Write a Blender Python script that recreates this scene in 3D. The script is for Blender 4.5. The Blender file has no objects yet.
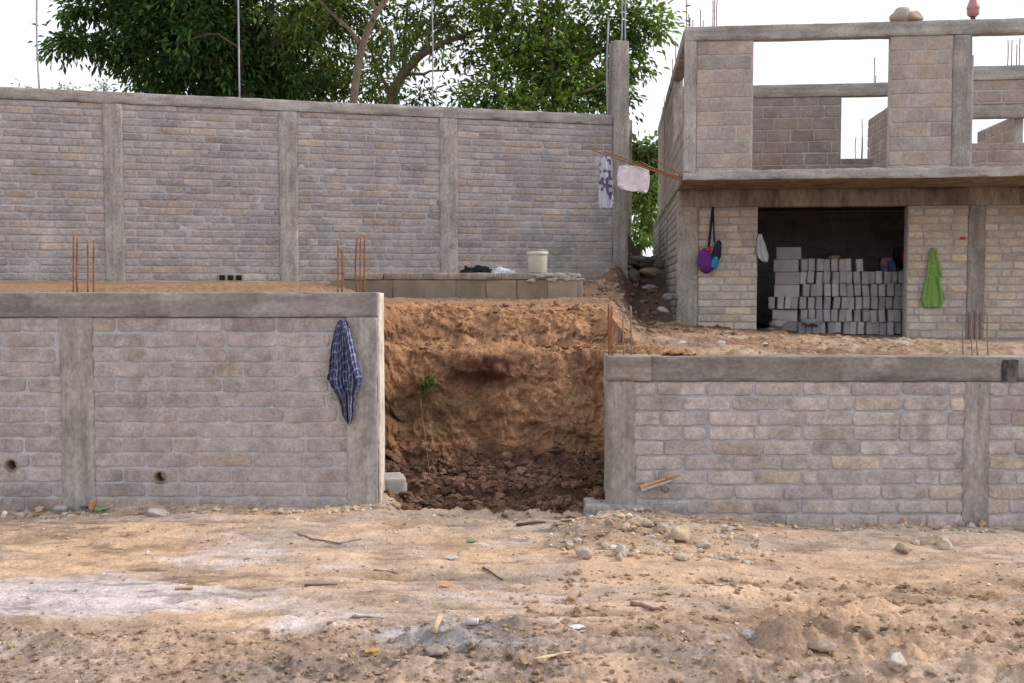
import bpy, math, random
import numpy as np
from mathutils import Vector, Matrix
random.seed(7); RNG = np.random.default_rng(7)
R = math.radians
# ---------------------------------------------------------------- camera, world, sun, exposure
scene = bpy.context.scene
EYE = 1.68; F = 1000.0; CX, CY = 512.0, 341.5; PITCH = math.atan(51 / F)
cam_d = bpy.data.cameras.new('camera'); cam = bpy.data.objects.new('camera', cam_d)
scene.collection.objects.link(cam); scene.camera = cam
cam_d.sensor_width = 36; cam_d.lens = F * 36 / 1024; cam_d.clip_start = .05; cam_d.clip_end = 2000
cam.location = (0, 0, EYE); cam.rotation_euler = (math.pi / 2 - PITCH, 0, 0)
SUNV = Vector((0.86, 0.10, 0.66)).normalized()
w = bpy.data.worlds.new('World'); scene.world = w; w.use_nodes = True
nt = w.node_tree; bg = nt.nodes['Background']
sky = nt.nodes.new('ShaderNodeTexSky'); sky.sky_type = 'NISHITA'; sky.sun_disc = False
sky.sun_elevation = math.asin(SUNV.z); sky.sun_rotation = math.atan2(SUNV.x, SUNV.y)
sky.air_density = 1.0; sky.dust_density = 4.0
hs = nt.nodes.new('ShaderNodeHueSaturation'); hs.inputs['Saturation'].default_value = 0.3
nt.links.new(sky.outputs[0], hs.inputs['Color'])
mx = nt.nodes.new('ShaderNodeMix'); mx.data_type = 'RGBA'; mx.inputs[0].default_value = 0.7
nt.links.new(hs.outputs[0], mx.inputs[6]); mx.inputs[7].default_value = (8.6, 8.9, 9.6, 1)   # overcast veil over the sky
nt.links.new(mx.outputs[2], bg.inputs[0]); bg.inputs[1].default_value = 0.132
sun_d = bpy.data.lights.new('sun', 'SUN'); sun_d.energy = 2.1; sun_d.angle = R(12); sun_d.color = (1, .91, .82)
sun = bpy.data.objects.new('sun', sun_d); scene.collection.objects.link(sun)
sun.rotation_euler = SUNV.to_track_quat('Z', 'Y').to_euler(); sun.location = (10, -5, 12)
scene.view_settings.view_transform = 'Standard'; scene.view_settings.look = 'None'
scene.view_settings.exposure = 0.25; scene.view_settings.gamma = 1
COL = scene.collection
# ---------------------------------------------------------------- numpy noise
def _h(ix, iy, iz, seed):
    n = (ix.astype(np.int64) * 374761393 + iy.astype(np.int64) * 668265263 + iz.astype(np.int64) * 2147483647 + seed * 974634777) & 0xffffffff
    n = ((n ^ (n >> 13)) * 1274126177) & 0xffffffff
    n = ((n ^ (n >> 16)) * 2246822519) & 0xffffffff
    return ((n ^ (n >> 15)) & 0xffffff) / float(0xffffff)
def vn(p, seed=0):
    i = np.floor(p); f = p - i; f = f * f * (3 - 2 * f); i = i.astype(np.int64)
    r = 0
    for a in (0, 1):
        for b in (0, 1):
            for c in (0, 1):
                wgt = (f[:, 0] if a else 1 - f[:, 0]) * (f[:, 1] if b else 1 - f[:, 1]) * (f[:, 2] if c else 1 - f[:, 2])
                r = r + wgt * _h(i[:, 0] + a, i[:, 1] + b, i[:, 2] + c, seed)
    return r * 2 - 1
def fbm(p, sc=1.0, oct=4, seed=0, gain=.5, sx=(1, 1, 1)):
    p = np.asarray(p, float) * sc * np.array(sx); a = 1.0; r = 0; t = 0
    for k in range(oct):
        r = r + a * vn(p + 17.3 * k, seed + k); t += a; a *= gain; p = p * 2.03
    return r / t
def worley(p, sc, seed=0):
    p = np.asarray(p, float) * sc; i = np.floor(p).astype(np.int64); best = np.full(len(p), 9.); sec = np.full(len(p), 9.); idv = np.zeros(len(p))
    for a in (-1, 0, 1):
        for b in (-1, 0, 1):
            for c in (-1, 0, 1):
                j = i + np.array([a, b, c]); q = np.stack([_h(j[:, 0], j[:, 1], j[:, 2], seed + k) for k in range(3)], 1) + j
                d = np.linalg.norm(p - q, axis=1); h = _h(j[:, 0], j[:, 1], j[:, 2], seed + 7); m = d < best
                sec = np.where(m, best, np.minimum(sec, d)); idv = np.where(m, h, idv); best = np.where(m, d, best)
    return best, sec - best, idv
def sst(a, b, x):
    t = np.clip((x - a) / (b - a), 0, 1); return t * t * (3 - 2 * t)
# ---------------------------------------------------------------- objects, names, labels
def P(px, py, Y):
    u = (px - CX) / F; v = (CY - py) / F; c, s = math.cos(PITCH), math.sin(PITCH)
    d = np.array([u, v * s + c, v * c - s]); k = Y / d[1]
    return np.array([0, 0, EYE]) + d * k
def tag(o, label=None, cat=None, group=None, kind=None):
    if label: o['label'] = label
    if cat: o['category'] = cat
    if group: o['group'] = group
    if kind: o['kind'] = kind
    return o
def thing(name, label, cat, loc, group=None, kind=None):
    o = bpy.data.objects.new(name, None); COL.objects.link(o); o.location = [float(a) for a in loc]; o.empty_display_size = .2
    return tag(o, label, cat, group, kind or 'thing')
class MB:
    def __init__(s): s.v = []; s.c = []; s.f = []; s.m = []; s.n = 0; s.sm = []
    def add(s, v, faces, col=(1, 1, 1), mi=0, smooth=True):
        v = np.asarray(v, float).reshape(-1, 3); s.v.append(v)
        c = np.asarray(col, float)
        if c.ndim == 1: c = np.tile(c, (len(v), 1))
        s.c.append(c)
        for fa in (faces if isinstance(faces, list) else [faces]):
            fa = np.asarray(fa, np.int64)
            if len(fa) == 0: continue
            s.f.append(fa + s.n); s.m.append(np.full(len(fa), mi)); s.sm.append(np.full(len(fa), smooth))
        s.n += len(v)
    def build(s, name, mats, parent=None, loc=None, rot=None):
        v = np.concatenate(s.v); c = np.concatenate(s.c)
        off = np.array(parent.location if parent is not None else (0, 0, 0), float)
        if parent is not None and parent.parent is not None: off = off + np.array(parent.parent.location)
        if loc is not None: off = np.array(loc, float)
        me = bpy.data.meshes.new(name); me.vertices.add(len(v)); me.vertices.foreach_set('co', (v - off).ravel())
        tot = np.concatenate([np.full(len(f), f.shape[1]) for f in s.f]); li = np.concatenate([f.ravel() for f in s.f])
        me.loops.add(len(li)); me.loops.foreach_set('vertex_index', li.astype(np.int32))
        me.polygons.add(len(tot)); st = np.concatenate([[0], np.cumsum(tot)[:-1]])
        me.polygons.foreach_set('loop_start', st.astype(np.int32)); me.polygons.foreach_set('loop_total', tot.astype(np.int32))
        me.polygons.foreach_set('material_index', np.concatenate(s.m).astype(np.int32))
        me.polygons.foreach_set('use_smooth', np.concatenate(s.sm).astype(bool))
        at = me.color_attributes.new('Col', 'FLOAT_COLOR', 'POINT')
        at.data.foreach_set('color', np.concatenate([c, np.ones((len(c), 1))], 1).ravel())
        me.update(calc_edges=True); me.validate()
        for m in (mats if isinstance(mats, (list, tuple)) else [mats]): me.materials.append(m)
        o = bpy.data.objects.new(name, me); COL.objects.link(o)
        if parent is not None: o.parent = parent
        if loc is not None: o.location = [float(a) for a in loc]
        return o
def gridf(nu, nv, off=0):
    i = np.arange(nu - 1)[:, None] * nv + np.arange(nv - 1)[None]; i = i.ravel() + off
    return np.stack([i, i + nv, i + nv + 1, i + 1], 1)
# frames: local (s, t, z) -> world
class Frame:
    def __init__(s, o, ex): s.o = np.array(o, float); s.ex = np.array(ex, float) / np.linalg.norm(ex); s.ey = np.array([-s.ex[1], s.ex[0], 0]); s.ez = np.array([0, 0, 1.])
    def w(s, q): q = np.asarray(q, float).reshape(-1, 3); return s.o + q[:, :1] * s.ex + q[:, 1:2] * s.ey + q[:, 2:] * s.ez
    def hit(s, px, py, t=0.0):
        d = P(px, py, 1) - np.array([0, 0, EYE]); c = np.array([0, 0, EYE]); pl = s.o + s.ey * t
        k = np.dot(pl - c, s.ey) / np.dot(d, s.ey); p = c + d * k
        return np.dot(p - s.o, s.ex), p[2] - s.o[2]
ID = Frame((0, 0, 0), (1, 0, 0))
def lines(a, b, res, r):
    n = max(2, int(round((b - a) / res)) + 1); l = list(np.linspace(a, b, n))
    if b - a > 4 * r: l += [a + r * .4, a + r, b - r, b - r * .4]
    return np.array(sorted(set(np.round(l, 5))))
def rbox(mb, fr, s0, s1, t0, t1, z0, z1, res=.06, r=.008, amp=.003, nsc=6, col=(1, 1, 1), mi=0, seed=0, skip='', vary=0.0, sag=None):
    """rounded, slightly uneven box in a frame"""
    lo = np.array([s0, t0, z0]); hi = np.array([s1, t1, z1]); r = min(r, (hi - lo).min() * .45)
    L = [lines(lo[k], hi[k], res, r) for k in range(3)]
    for ax in range(3):
        a, b = [k for k in range(3) if k != ax]
        for side in (0, 1):
            if 'stz'[ax] + '01'[side] in skip: continue
            A, B = np.meshgrid(L[a], L[b], indexing='ij'); v = np.zeros((A.size, 3)); v[:, a] = A.ravel(); v[:, b] = B.ravel(); v[:, ax] = (lo, hi)[side][ax]
            q = np.clip(v, lo + r, hi - r); d = v - q; n = d / np.maximum(np.linalg.norm(d, axis=1, keepdims=True), 1e-9)
            w_ = fr.w(v); nz = fbm(w_, nsc, 4, seed) * amp + np.abs(fbm(w_, nsc * .5, 2, seed + 9)) * amp
            edge = (np.abs(d) > r * .5).sum(1) > 1
            chip = np.where(edge, np.clip(fbm(w_, 9, 2, seed + 5) - .15, 0, 1) * min(.03, r * 3.5), 0)
            v2 = q + n * r + n * (nz - chip)[:, None]
            if amp > .0045: v2[:, 0] += amp * 1.3 * fbm(w_, 3.5, 3, seed + 21) * (np.abs(v[:, 0] - s0) + np.abs(s1 - v[:, 0]) < 1.2)
            if sag is not None: v2[:, 2] += sag(v2[:, 0])
            f = gridf(len(L[a]), len(L[b]))
            flip = (side == 1) ^ (ax == 1)
            if not flip: f = f[:, ::-1]
            c = np.array(col) * (1 + vary * fbm(w_, 2.0, 3, seed + 3))[:, None]
            mb.add(fr.w(v2), f, c, mi)
def tube(mb, pts, rad, n=6, col=(1, 1, 1), mi=0, cap=True, rough=0):
    pts = np.array(pts, float); m = len(pts); rad = np.broadcast_to(np.array(rad, float), (m,))
    tg = np.gradient(pts, axis=0); tg /= np.maximum(np.linalg.norm(tg, axis=1, keepdims=True), 1e-9)
    up = np.array([0, 0, 1.]) if abs(tg[0, 2]) < .8 else np.array([1., 0, 0])
    V = []
    for k in range(m):
        x = np.cross(tg[k], up); x /= np.linalg.norm(x); y = np.cross(x, tg[k]); up = y
        a = np.linspace(0, 2 * math.pi, n, endpoint=False)
        rr = rad[k] * (1 + (rough * RNG.uniform(-1, 1, n) if rough else 0))
        V.append(pts[k] + (np.cos(a) * rr)[:, None] * x + (np.sin(a) * rr)[:, None] * y)
    V = np.concatenate(V); F4 = []
    for k in range(m - 1):
        for j in range(n): F4.append((k * n + j, k * n + (j + 1) % n, (k + 1) * n + (j + 1) % n, (k + 1) * n + j))
    fs = [np.array(F4)[:, ::-1]]
    if cap: fs.append(np.array([list(range(n))])); fs.append(np.array([list(range((m - 1) * n, m * n))[::-1]]))
    mb.add(V, fs, col, mi)
def lathe(mb, prof, c, n=24, col=(1, 1, 1), mi=0):
    prof = np.array(prof, float); a = np.linspace(0, 2 * math.pi, n + 1)[:-1]; V = []
    for r, z in prof: V.append(np.stack([c[0] + r * np.cos(a), c[1] + r * np.sin(a), np.full(n, c[2] + z)], 1))
    F4 = [(k * n + j, k * n + (j + 1) % n, (k + 1) * n + (j + 1) % n, (k + 1) * n + j) for k in range(len(prof) - 1) for j in range(n)]
    mb.add(np.concatenate(V), np.array(F4), col, mi)
import bmesh
def ico(sub):
    bm = bmesh.new(); bmesh.ops.create_icosphere(bm, subdivisions=sub, radius=1)
    v = np.array([x.co[:] for x in bm.verts]); f = np.array([[l.index for l in x.verts] for x in bm.faces]); bm.free(); return v, f
ICO = {k: ico(k) for k in (1, 2, 3, 4)}
def rock(mb, c, size, sub=2, seed=0, col=(1, 1, 1), mi=0, rough=.25, facet=False, yaw=0.):
    v, f = ICO[sub]; v = v * 1.0; n = v / np.linalg.norm(v, axis=1, keepdims=True)
    if facet:
        rg = np.random.default_rng(seed + 100)
        for k in range(12):
            d = rg.normal(size=3); d /= np.linalg.norm(d); h = rg.uniform(.62, .88); s_ = v @ d; ex = np.clip(s_ - h, 0, None); v = v - ex[:, None] * d * .9
    v = v + n * (fbm(n + seed * 3.7, 1.6, 3, seed) * rough + fbm(n + seed, 5, 2, seed + 1) * rough * .16)[:, None]
    v = v * np.array(size); cy, sy = math.cos(yaw), math.sin(yaw); v = v @ np.array([[cy, sy, 0], [-sy, cy, 0], [0, 0, 1]])
    mb.add(v + np.array(c), f, col, mi, smooth=not (facet and sub < 3))
# ---------------------------------------------------------------- materials
def mat(name, rgb=(.5, .5, .5), attr=True, rough=.9, n1=(3, .25), n2=(18, .2), tint=None, tint_sc=2.0, tint_lo=.5, tint_hi=.7, bump=((40, .3, .01),), stretch=(1, 1, 1), spec=.2, trans=0, metallic=0, speck=None, tint_amt=1.0, streak=None):
    m = bpy.data.materials.new(name); m.use_nodes = True; t = m.node_tree; N = t.nodes; L = t.links
    b = N['Principled BSDF']; b.inputs['Roughness'].default_value = rough; b.inputs['Specular IOR Level'].default_value = spec; b.inputs['Metallic'].default_value = metallic
    geo = N.new('ShaderNodeNewGeometry'); mp = N.new('ShaderNodeMapping'); mp.inputs['Scale'].default_value = stretch; L.new(geo.outputs['Position'], mp.inputs[0])
    rgbn = N.new('ShaderNodeRGB'); rgbn.outputs[0].default_value = (*rgb, 1); cur = rgbn.outputs[0]
    def mul(a, bb, fac=1.0, mode='MULTIPLY'):
        x = N.new('ShaderNodeMix'); x.data_type = 'RGBA'; x.blend_type = mode
        if isinstance(fac, float): x.inputs[0].default_value = fac
        else: L.new(fac, x.inputs[0])
        L.new(a, x.inputs[6])
        if isinstance(bb, tuple): x.inputs[7].default_value = (*bb, 1)
        else: L.new(bb, x.inputs[7])
        return x.outputs[2]
    if attr:
        at = N.new('ShaderNodeAttribute'); at.attribute_name = 'Col'; cur = mul(cur, at.outputs['Color'])
    def noise(sc, det=5, ro=.6):
        n = N.new('ShaderNodeTexNoise'); n.inputs['Scale'].default_value = sc; n.inputs['Detail'].default_value = det; n.inputs['Roughness'].default_value = ro; L.new(mp.outputs[0], n.inputs['Vector']); return n.outputs[0]
    def rng(o, lo, hi, a=.3, bb=.7):
        r = N.new('ShaderNodeMapRange'); r.inputs[1].default_value = a; r.inputs[2].default_value = bb; r.inputs[3].default_value = lo; r.inputs[4].default_value = hi; L.new(o, r.inputs[0]); return r.outputs[0]
    if tint is not None: cur = mul(cur, tint, rng(noise(tint_sc, 6, .65), 0, tint_amt, tint_lo, tint_hi), 'MIX')
    for sc, am in (n1, n2):
        if am: cur = mul(cur, rng(noise(sc), 1 - am, 1 + am))
    if streak:
        mp2 = N.new('ShaderNodeMapping'); mp2.inputs['Scale'].default_value = streak[0]; L.new(geo.outputs['Position'], mp2.inputs[0]); sn = N.new('ShaderNodeTexNoise'); sn.inputs['Scale'].default_value = 1; sn.inputs['Detail'].default_value = 4; L.new(mp2.outputs[0], sn.inputs['Vector']); cur = mul(cur, rng(sn.outputs[0], 1 - streak[1], 1 + streak[1], .35, .65))
    if speck:
        v = N.new('ShaderNodeTexVoronoi'); v.inputs['Scale'].default_value = speck[0]; L.new(mp.outputs[0], v.inputs['Vector'])
        cur = mul(cur, speck[2], rng(v.outputs['Distance'], speck[3] if len(speck) > 3 else .8, 0, speck[1] * .7, speck[1]), 'MIX')
    L.new(cur, b.inputs['Base Color'])
    prev = None
    for sc, st, dist in bump:
        bn = N.new('ShaderNodeBump'); bn.inputs['Strength'].default_value = st; bn.inputs['Distance'].default_value = dist
        L.new(noise(sc, 6, .65), bn.inputs['Height'])
        if prev: L.new(prev, bn.inputs['Normal'])
        prev = bn.outputs[0]
    if prev: L.new(prev, b.inputs['Normal'])
    if trans:
        tr = N.new('ShaderNodeBsdfTranslucent'); L.new(mul(cur, (1.0, 1.0, .45)), tr.inputs[0]); ms = N.new('ShaderNodeMixShader'); ms.inputs[0].default_value = trans
        L.new(b.outputs[0], ms.inputs[1]); L.new(tr.outputs[0], ms.inputs[2]); L.new(ms.outputs[0], N['Material Output'].inputs[0])
    return m
M = {}
M['soil'] = mat('soil', (1, 1, 1), n1=(5, .14), n2=(60, .26), bump=((12, .5, .03), (45, .5, .012), (150, .4, .003)), rough=1, spec=.08, speck=(48, .2, (.2, .15, .11), .55))
M['bank'] = mat('bank', (1, 1, 1), n1=(6, .25), n2=(50, .4), bump=((16, .5, .03), (50, .8, .016), (140, .7, .006)), rough=1, spec=.1)
M['brick_front'] = mat('brick_front', (1, 1, 1), n1=(9, .22), n2=(55, .22), tint=(.36, .35, .35), tint_sc=11, tint_lo=.54, tint_hi=.62, tint_amt=.55, bump=((35, .4, .01), (120, .5, .004)))
M['brick_back'] = mat('brick_back', (1, 1, 1), n1=(2.2, .2), n2=(24, .26), tint=(.30, .295, .30), tint_sc=6, tint_lo=.5, tint_hi=.62, tint_amt=.8, bump=((30, .4, .012), (90, .4, .006)))
M['brick_house'] = mat('brick_house', (1, 1, 1), n1=(3, .18), n2=(26, .2), tint=(.33, .30, .285), tint_sc=5, tint_lo=.56, tint_hi=.68, tint_amt=.6, bump=((30, .4, .012), (90, .4, .006)))
M['mortar'] = mat('mortar', (1, 1, 1), n1=(5, .12), n2=(50, .14), bump=((30, .6, .015), (110, .6, .005)))
M['concrete'] = mat('concrete', (1, 1, 1), streak=((22, 22, 1.1), .14), n1=(5, .2), n2=(40, .2), stretch=(1, 1, .6), tint=(.235, .21, .195), tint_sc=6, tint_lo=.5, tint_hi=.64, tint_amt=.65, bump=((14, .35, .02), (45, .5, .01), (140, .5, .004)), speck=(26, .12, (.16, .13, .11), .6))
M['beam'] = mat('beam', (1, 1, 1), streak=((1.3, 6, 16), .16), n1=(4, .2), n2=(34, .2), stretch=(.75, 1, 1), tint=(.33, .305, .29), tint_sc=3.5, tint_lo=.52, tint_hi=.64, tint_amt=.6, bump=((14, .3, .02), (45, .4, .01), (140, .5, .004)), speck=(22, .1, (.13, .11, .1), .6))
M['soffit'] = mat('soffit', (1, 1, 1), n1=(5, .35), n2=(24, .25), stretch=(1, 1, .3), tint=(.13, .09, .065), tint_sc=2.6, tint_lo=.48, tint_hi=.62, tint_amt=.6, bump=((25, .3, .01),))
M['rust'] = mat('rust', (.24, .105, .055), attr=False, n1=(20, .3), n2=(150, .25), bump=((200, .8, .004),), rough=.85)
M['rod_grey'] = mat('rod_grey', (.22, .2, .19), attr=False, n1=(8, .25), n2=(100, .2), tint=(.3, .15, .09), tint_sc=6, tint_lo=.5, tint_hi=.7, tint_amt=.6, bump=((200, .8, .004),), rough=.7, metallic=.2)
M['rod_pale'] = mat('rod_pale', (.34, .35, .38), attr=False, n1=(6, .2), n2=(60, .3), bump=((150, .6, .003),), rough=.6, metallic=.3)
M['block'] = mat('block', (1, 1, 1), n1=(6, .14), n2=(60, .12), bump=((70, .5, .006), (160, .5, .003)))
M['stone'] = mat('stone', (1, 1, 1), n1=(8, .16), n2=(60, .16), bump=((30, .4, .01), (140, .5, .003)), tint=(.36, .26, .17), tint_sc=6, tint_lo=.5, tint_hi=.7, tint_amt=.6)
M['leaf'] = mat('leaf', (1, 1, 1), n1=(1, .1), n2=(8, .15), bump=(), rough=.5, spec=.35, trans=.32)
M['bark'] = mat('bark', (1, 1, 1), n1=(4, .25), n2=(30, .25), bump=((20, .7, .03), (70, .6, .01)), stretch=(1, 1, .4))
M['cloth'] = mat('cloth', (1, 1, 1), n1=(12, .08), n2=(120, .1), bump=((60, .25, .006), (500, .4, .001)), rough=.95, spec=.05)
M['wood'] = mat('wood', (1, 1, 1), n1=(6, .2), n2=(60, .2), bump=((60, .5, .004),), stretch=(.3, 1, 1), rough=.8)
M['plastic'] = mat('plastic', (1, 1, 1), n1=(5, .08), n2=(40, .06), bump=((60, .1, .002),), rough=.45, spec=.45)
M['pipe'] = mat('pipe', (1, 1, 1), n1=(10, .15), n2=(60, .1), bump=((80, .2, .002),), rough=.6)
# ---------------------------------------------------------------- terrain
YW = 7.6      # face of the two low walls
QP = np.array([[-1, -.02], [0, .0], [.35, .06], [.62, .17], [.80, .36], [.92, .56], [1.0, .74], [1.08, .92], [1.14, 1.04], [1.18, 1.13], [1.46, 1.18], [1.54, 1.30], [1.64, 1.42], [1.74, 1.51], [1.9, 1.56], [2.3, 1.7], [6, 4]])
def yard(x, y):
    return -.135 * sst(.6, 2.4, x) * sst(4, 7.3, y) + .05 * np.exp(-((x + .75) / .5) ** 2 - ((y - 7.45) / .35) ** 2) - .03 * sst(-2, -4, x)
def terrace(x, y):
    left = 1.615 + .024 * (y - 7.8)
    mid = 1.53 + .01 * (y - 10)
    a = left + (mid - left) * sst(-2.6, -1.5, x)
    a = a + (1.79 - a) * sst(13.7, 15.6, y)
    right = 1.165 - .06 * np.clip(x - 2.5, 0, 6) * sst(8, 14.5, y) - .03 * sst(9, 14, y)
    xe = .93 + .13 * (y - 10)
    b = a + (right - a) * sst(xe - .12, xe + .42, x)
    side = 2.62 + .103 * (y - 15.4)
    b = b + 1.25 * sst(15.4, 21, y) * (1 - sst(side, side + .05, x)) * sst(1.2, 1.9, x)
    b = np.where(y > 27, b + .5 * sst(27, 60, y), b)
    return b
def height(x, y):
    yd = yard(x, y); tr = terrace(x, y)
    dx = np.maximum(np.maximum(-1.0 - x, x - .76), 0); wob = .14 * fbm(np.stack([x, y * 0, x * 0], 1), 2.2, 3, 31)
    q = np.sqrt((dx * 3.2) ** 2 + np.maximum(y - 8.05 - wob, 0) ** 2)
    bank = np.interp(q, QP[:, 0], QP[:, 1]) + yd * (1 - sst(0, 1, q))
    up = np.minimum(bank, tr)
    yd = yd - .10 * sst(7.1, 7.5, y) * sst(-1.0, -.8, x) * sst(.72, .55, x)
    h = np.where(y > YW + .12, up, yd)
    h = np.where((y > YW + .12) & (dx <= 0) & (y < 8.05), yd, h)
    return h, q
xs = np.concatenate([-np.geomspace(420, 4.6, 26), np.arange(-4.5, -1.5, .014), np.arange(-1.5, 1.5, .0105), np.arange(1.5, 4.5, .014), np.arange(4.6, 9, .08), np.geomspace(9.2, 420, 24)])
ys = np.concatenate([[-300, -100, -40, -15, -5, 0, 1.5, 2.6, 3.2, 3.6], np.arange(3.8, 5.6, .012), np.arange(5.6, 7.7, .015), [YW + .115, YW + .125], np.arange(7.76, 8.2, .014), np.arange(8.2, 8.6, .01), np.arange(8.6, 9.1, .0055), np.arange(9.1, 10.1, .009), np.arange(10.1, 12, .03), np.arange(12, 25, .07), np.geomspace(25.5, 900, 24)])
ys = np.array(sorted(set(ys)))
X, Y = np.meshgrid(xs, ys, indexing='ij'); X = X.ravel(); Y = Y.ravel()
Hh, Q = height(X, Y); p2 = np.stack([X, Y, X * 0], 1)
inb = (Y > YW + .13) & (Y < 10.6) & (X > -1.5) & (X < 1.6)
steep = np.where(inb, sst(.1, .5, Q) * (1 - sst(1.9, 2.5, Q)), 0)
near = (Y > 3) & (Y < 26)
yardm = (Y < YW + .12)
n_big = fbm(p2, 1.1, 3, 1); n_mid = fbm(p2, 5, 4, 2, sx=(.55, 1, 1)); n_fine = fbm(p2, 20, 3, 3, gain=.5)
rut = fbm(p2, 1.0, 4, 90, gain=.6, sx=(.28, 2.6, 1))
ridge = 1 - np.abs(fbm(p2, 3.2, 4, 4, sx=(.45, 1.25, 1)))
rough_zone = np.clip(sst(5.3, 4.7, Y) * .75 + sst(.6, 1.8, X) * sst(6.6, 5.2, Y) + .8 * np.exp(-((X - .8) / .6) ** 2 - ((Y - 6.9) / .35) ** 2), 0, 1.3) * (.6 + .6 * sst(-.2, .4, fbm(p2, 1.7, 2, 8)))
Hh = Hh + np.where(yardm, .024 * n_big + .02 * n_mid + .007 * n_fine + .014 * np.clip(fbm(p2, 15, 4, 71, gain=.6, sx=(.5, 1, 1)), 0, 1), .03 * n_big + .05 * n_mid + .03 * n_fine + .05 * sst(.8, 1.6, X) * np.clip(fbm(p2, 7, 3, 72), 0, 1)) * np.where(near, 1, .5)
f1y, f2y, idy = worley(np.stack([X[yardm] * .7, Y[yardm], X[yardm] * 0], 1) + .05 * np.stack([fbm(p2[yardm], 6, 3, 93 + k) for k in range(3)], 1), 6.5, 91)
scuff = np.zeros(len(X)); scuff[yardm] = sst(.45, .0, f1y) * (idy > .62)
Hh = Hh + np.where(yardm, .014 * fbm(p2, 13, 4, 96, gain=.6, sx=(.38, 1.3, 1)) * -1, 0)
Hh = Hh + np.where(yardm, .05 * rut - .02 * scuff * sst(-.1, .3, fbm(p2, 1.3, 2, 95)), 0)
Hh = Hh + np.where(yardm, rough_zone * (.075 * (ridge ** 4 - .5) + .045 * np.clip(fbm(p2, 10, 4, 6, gain=.6, sx=(.7, 1, 1)), -.08, 1) + .03 * np.abs(fbm(p2, 26, 3, 7))), 0)
# muddy heap and grey puddle bed near the camera
heap = np.exp(-((X + .25) / .42) ** 2 - ((Y - 4.62) / .17) ** 2) + .8 * np.exp(-((X + .9) / .5) ** 2 - ((Y - 4.35) / .12) ** 2) + .5 * np.exp(-((X + .05) / .3) ** 2 - ((Y - 4.85) / .07) ** 2)
Hh = Hh + np.where(yardm, heap * (.03 + .30 * np.clip(fbm(p2, 4.5, 4, 12, gain=.55, sx=(.6, 1.5, 1)) + .08, -.03, 1) + .06 * np.abs(fbm(p2, 14, 3, 13))), 0)
pud = np.clip(np.exp(-((X + .42) / .3) ** 4 - ((Y - 4.78 - .1 * (X + .45)) / .08) ** 2) + np.exp(-((X + .2) / .25) ** 2 - ((Y - 4.62) / .05) ** 2), 0, 1)
Hh = np.where(yardm, Hh * (1 - pud * .85) + .0 * pud, Hh)
fur = np.exp(-((Y - 4.62 + .12 * (X - 1.8)) / .09) ** 2) * sst(.9, 1.3, X) + .8 * np.exp(-((Y - 4.3) / .08) ** 2) * sst(1.2, 1.7, X)
Hh = Hh + np.where(yardm, fur * np.clip(.02 + .26 * fbm(p2, 7, 4, 14, gain=.55, sx=(.55, 1, 1)), -.01, 1), 0)
# stone pile right of centre and soil drifts along the walls
Hh = Hh + np.where(yardm, .05 * np.exp(-((X - .95) / .55) ** 2 - ((Y - 6.75) / .35) ** 2) * (1 + .8 * n_mid), 0)
Hh = Hh + np.where(yardm, .018 * sst(7.25, 7.58, Y) * (.6 + .8 * n_mid + .5 * n_big), 0)
Hh = Hh + np.where(yardm, .05 * np.exp(-((X - 3.0) / .55) ** 2 - ((Y - 7.1) / .2) ** 2) * (1 + n_mid), 0)
# craggy bank: push vertices towards the camera / sideways
V3 = np.stack([X, Y, Hh], 1)
crag = fbm(V3, 3.3, 4, 20, gain=.55); cr2 = np.abs(fbm(V3, 8, 4, 21, gain=.6)); cr3 = fbm(V3, 26, 3, 22)
layer = np.sin(Hh * 13 + 2.5 * fbm(V3, 1.4, 3, 24)) * .5 + .5
I = np.where(inb | ((Y > YW) & (Y < 8.4) & (np.abs(X) < 1.2)))[0]; PW = V3[I] + .03 * np.stack([fbm(V3[I], 9, 3, 80 + k) for k in range(3)], 1)
wd = np.zeros(len(X)); wc = np.zeros(len(X)) + .5; wf = np.zeros(len(X))
for sc_, am_ in ((5.5, .085), (13, .045), (30, .018)):
    f1_, e_, id_ = worley(PW, sc_, int(sc_)); wd[I] += am_ * (sst(0, .35, e_) * .7 + .6 * id_ - .25 * f1_); wc[I] += (id_ - .5) * (.45 if sc_ < 20 else .6); wf[I] += sst(.12, 0, e_) * .5
V3[:, 1] -= steep * (.13 * crag + .05 * cr2 + .014 * cr3 + wd * (.2 + .45 * sst(.0, .5, fbm(V3, 1.7, 2, 83))) + .012 * layer ** 2)
V3[:, 0] += steep * .05 * fbm(V3, 6, 3, 23)
V3[:, 2] += steep * (.025 * fbm(V3, 7, 4, 25) + .012 * cr3)
# projecting dark clod of harder earth in the upper bank
cl = np.exp(-((X + .2) / .3) ** 4 - ((Hh - 1.02) / .13) ** 4) * steep
V3[:, 1] -= cl * .17
foot = np.where((Y > YW) & (Y < 10) & (np.abs(X + .1) < 1.1), sst(7.62, 7.8, Y) * sst(1.0, .55, Q), 0)
V3[:, 2] += foot * (.05 * np.abs(fbm(V3, 9, 3, 27)) + .5 * wd * (1 - steep))
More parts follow.
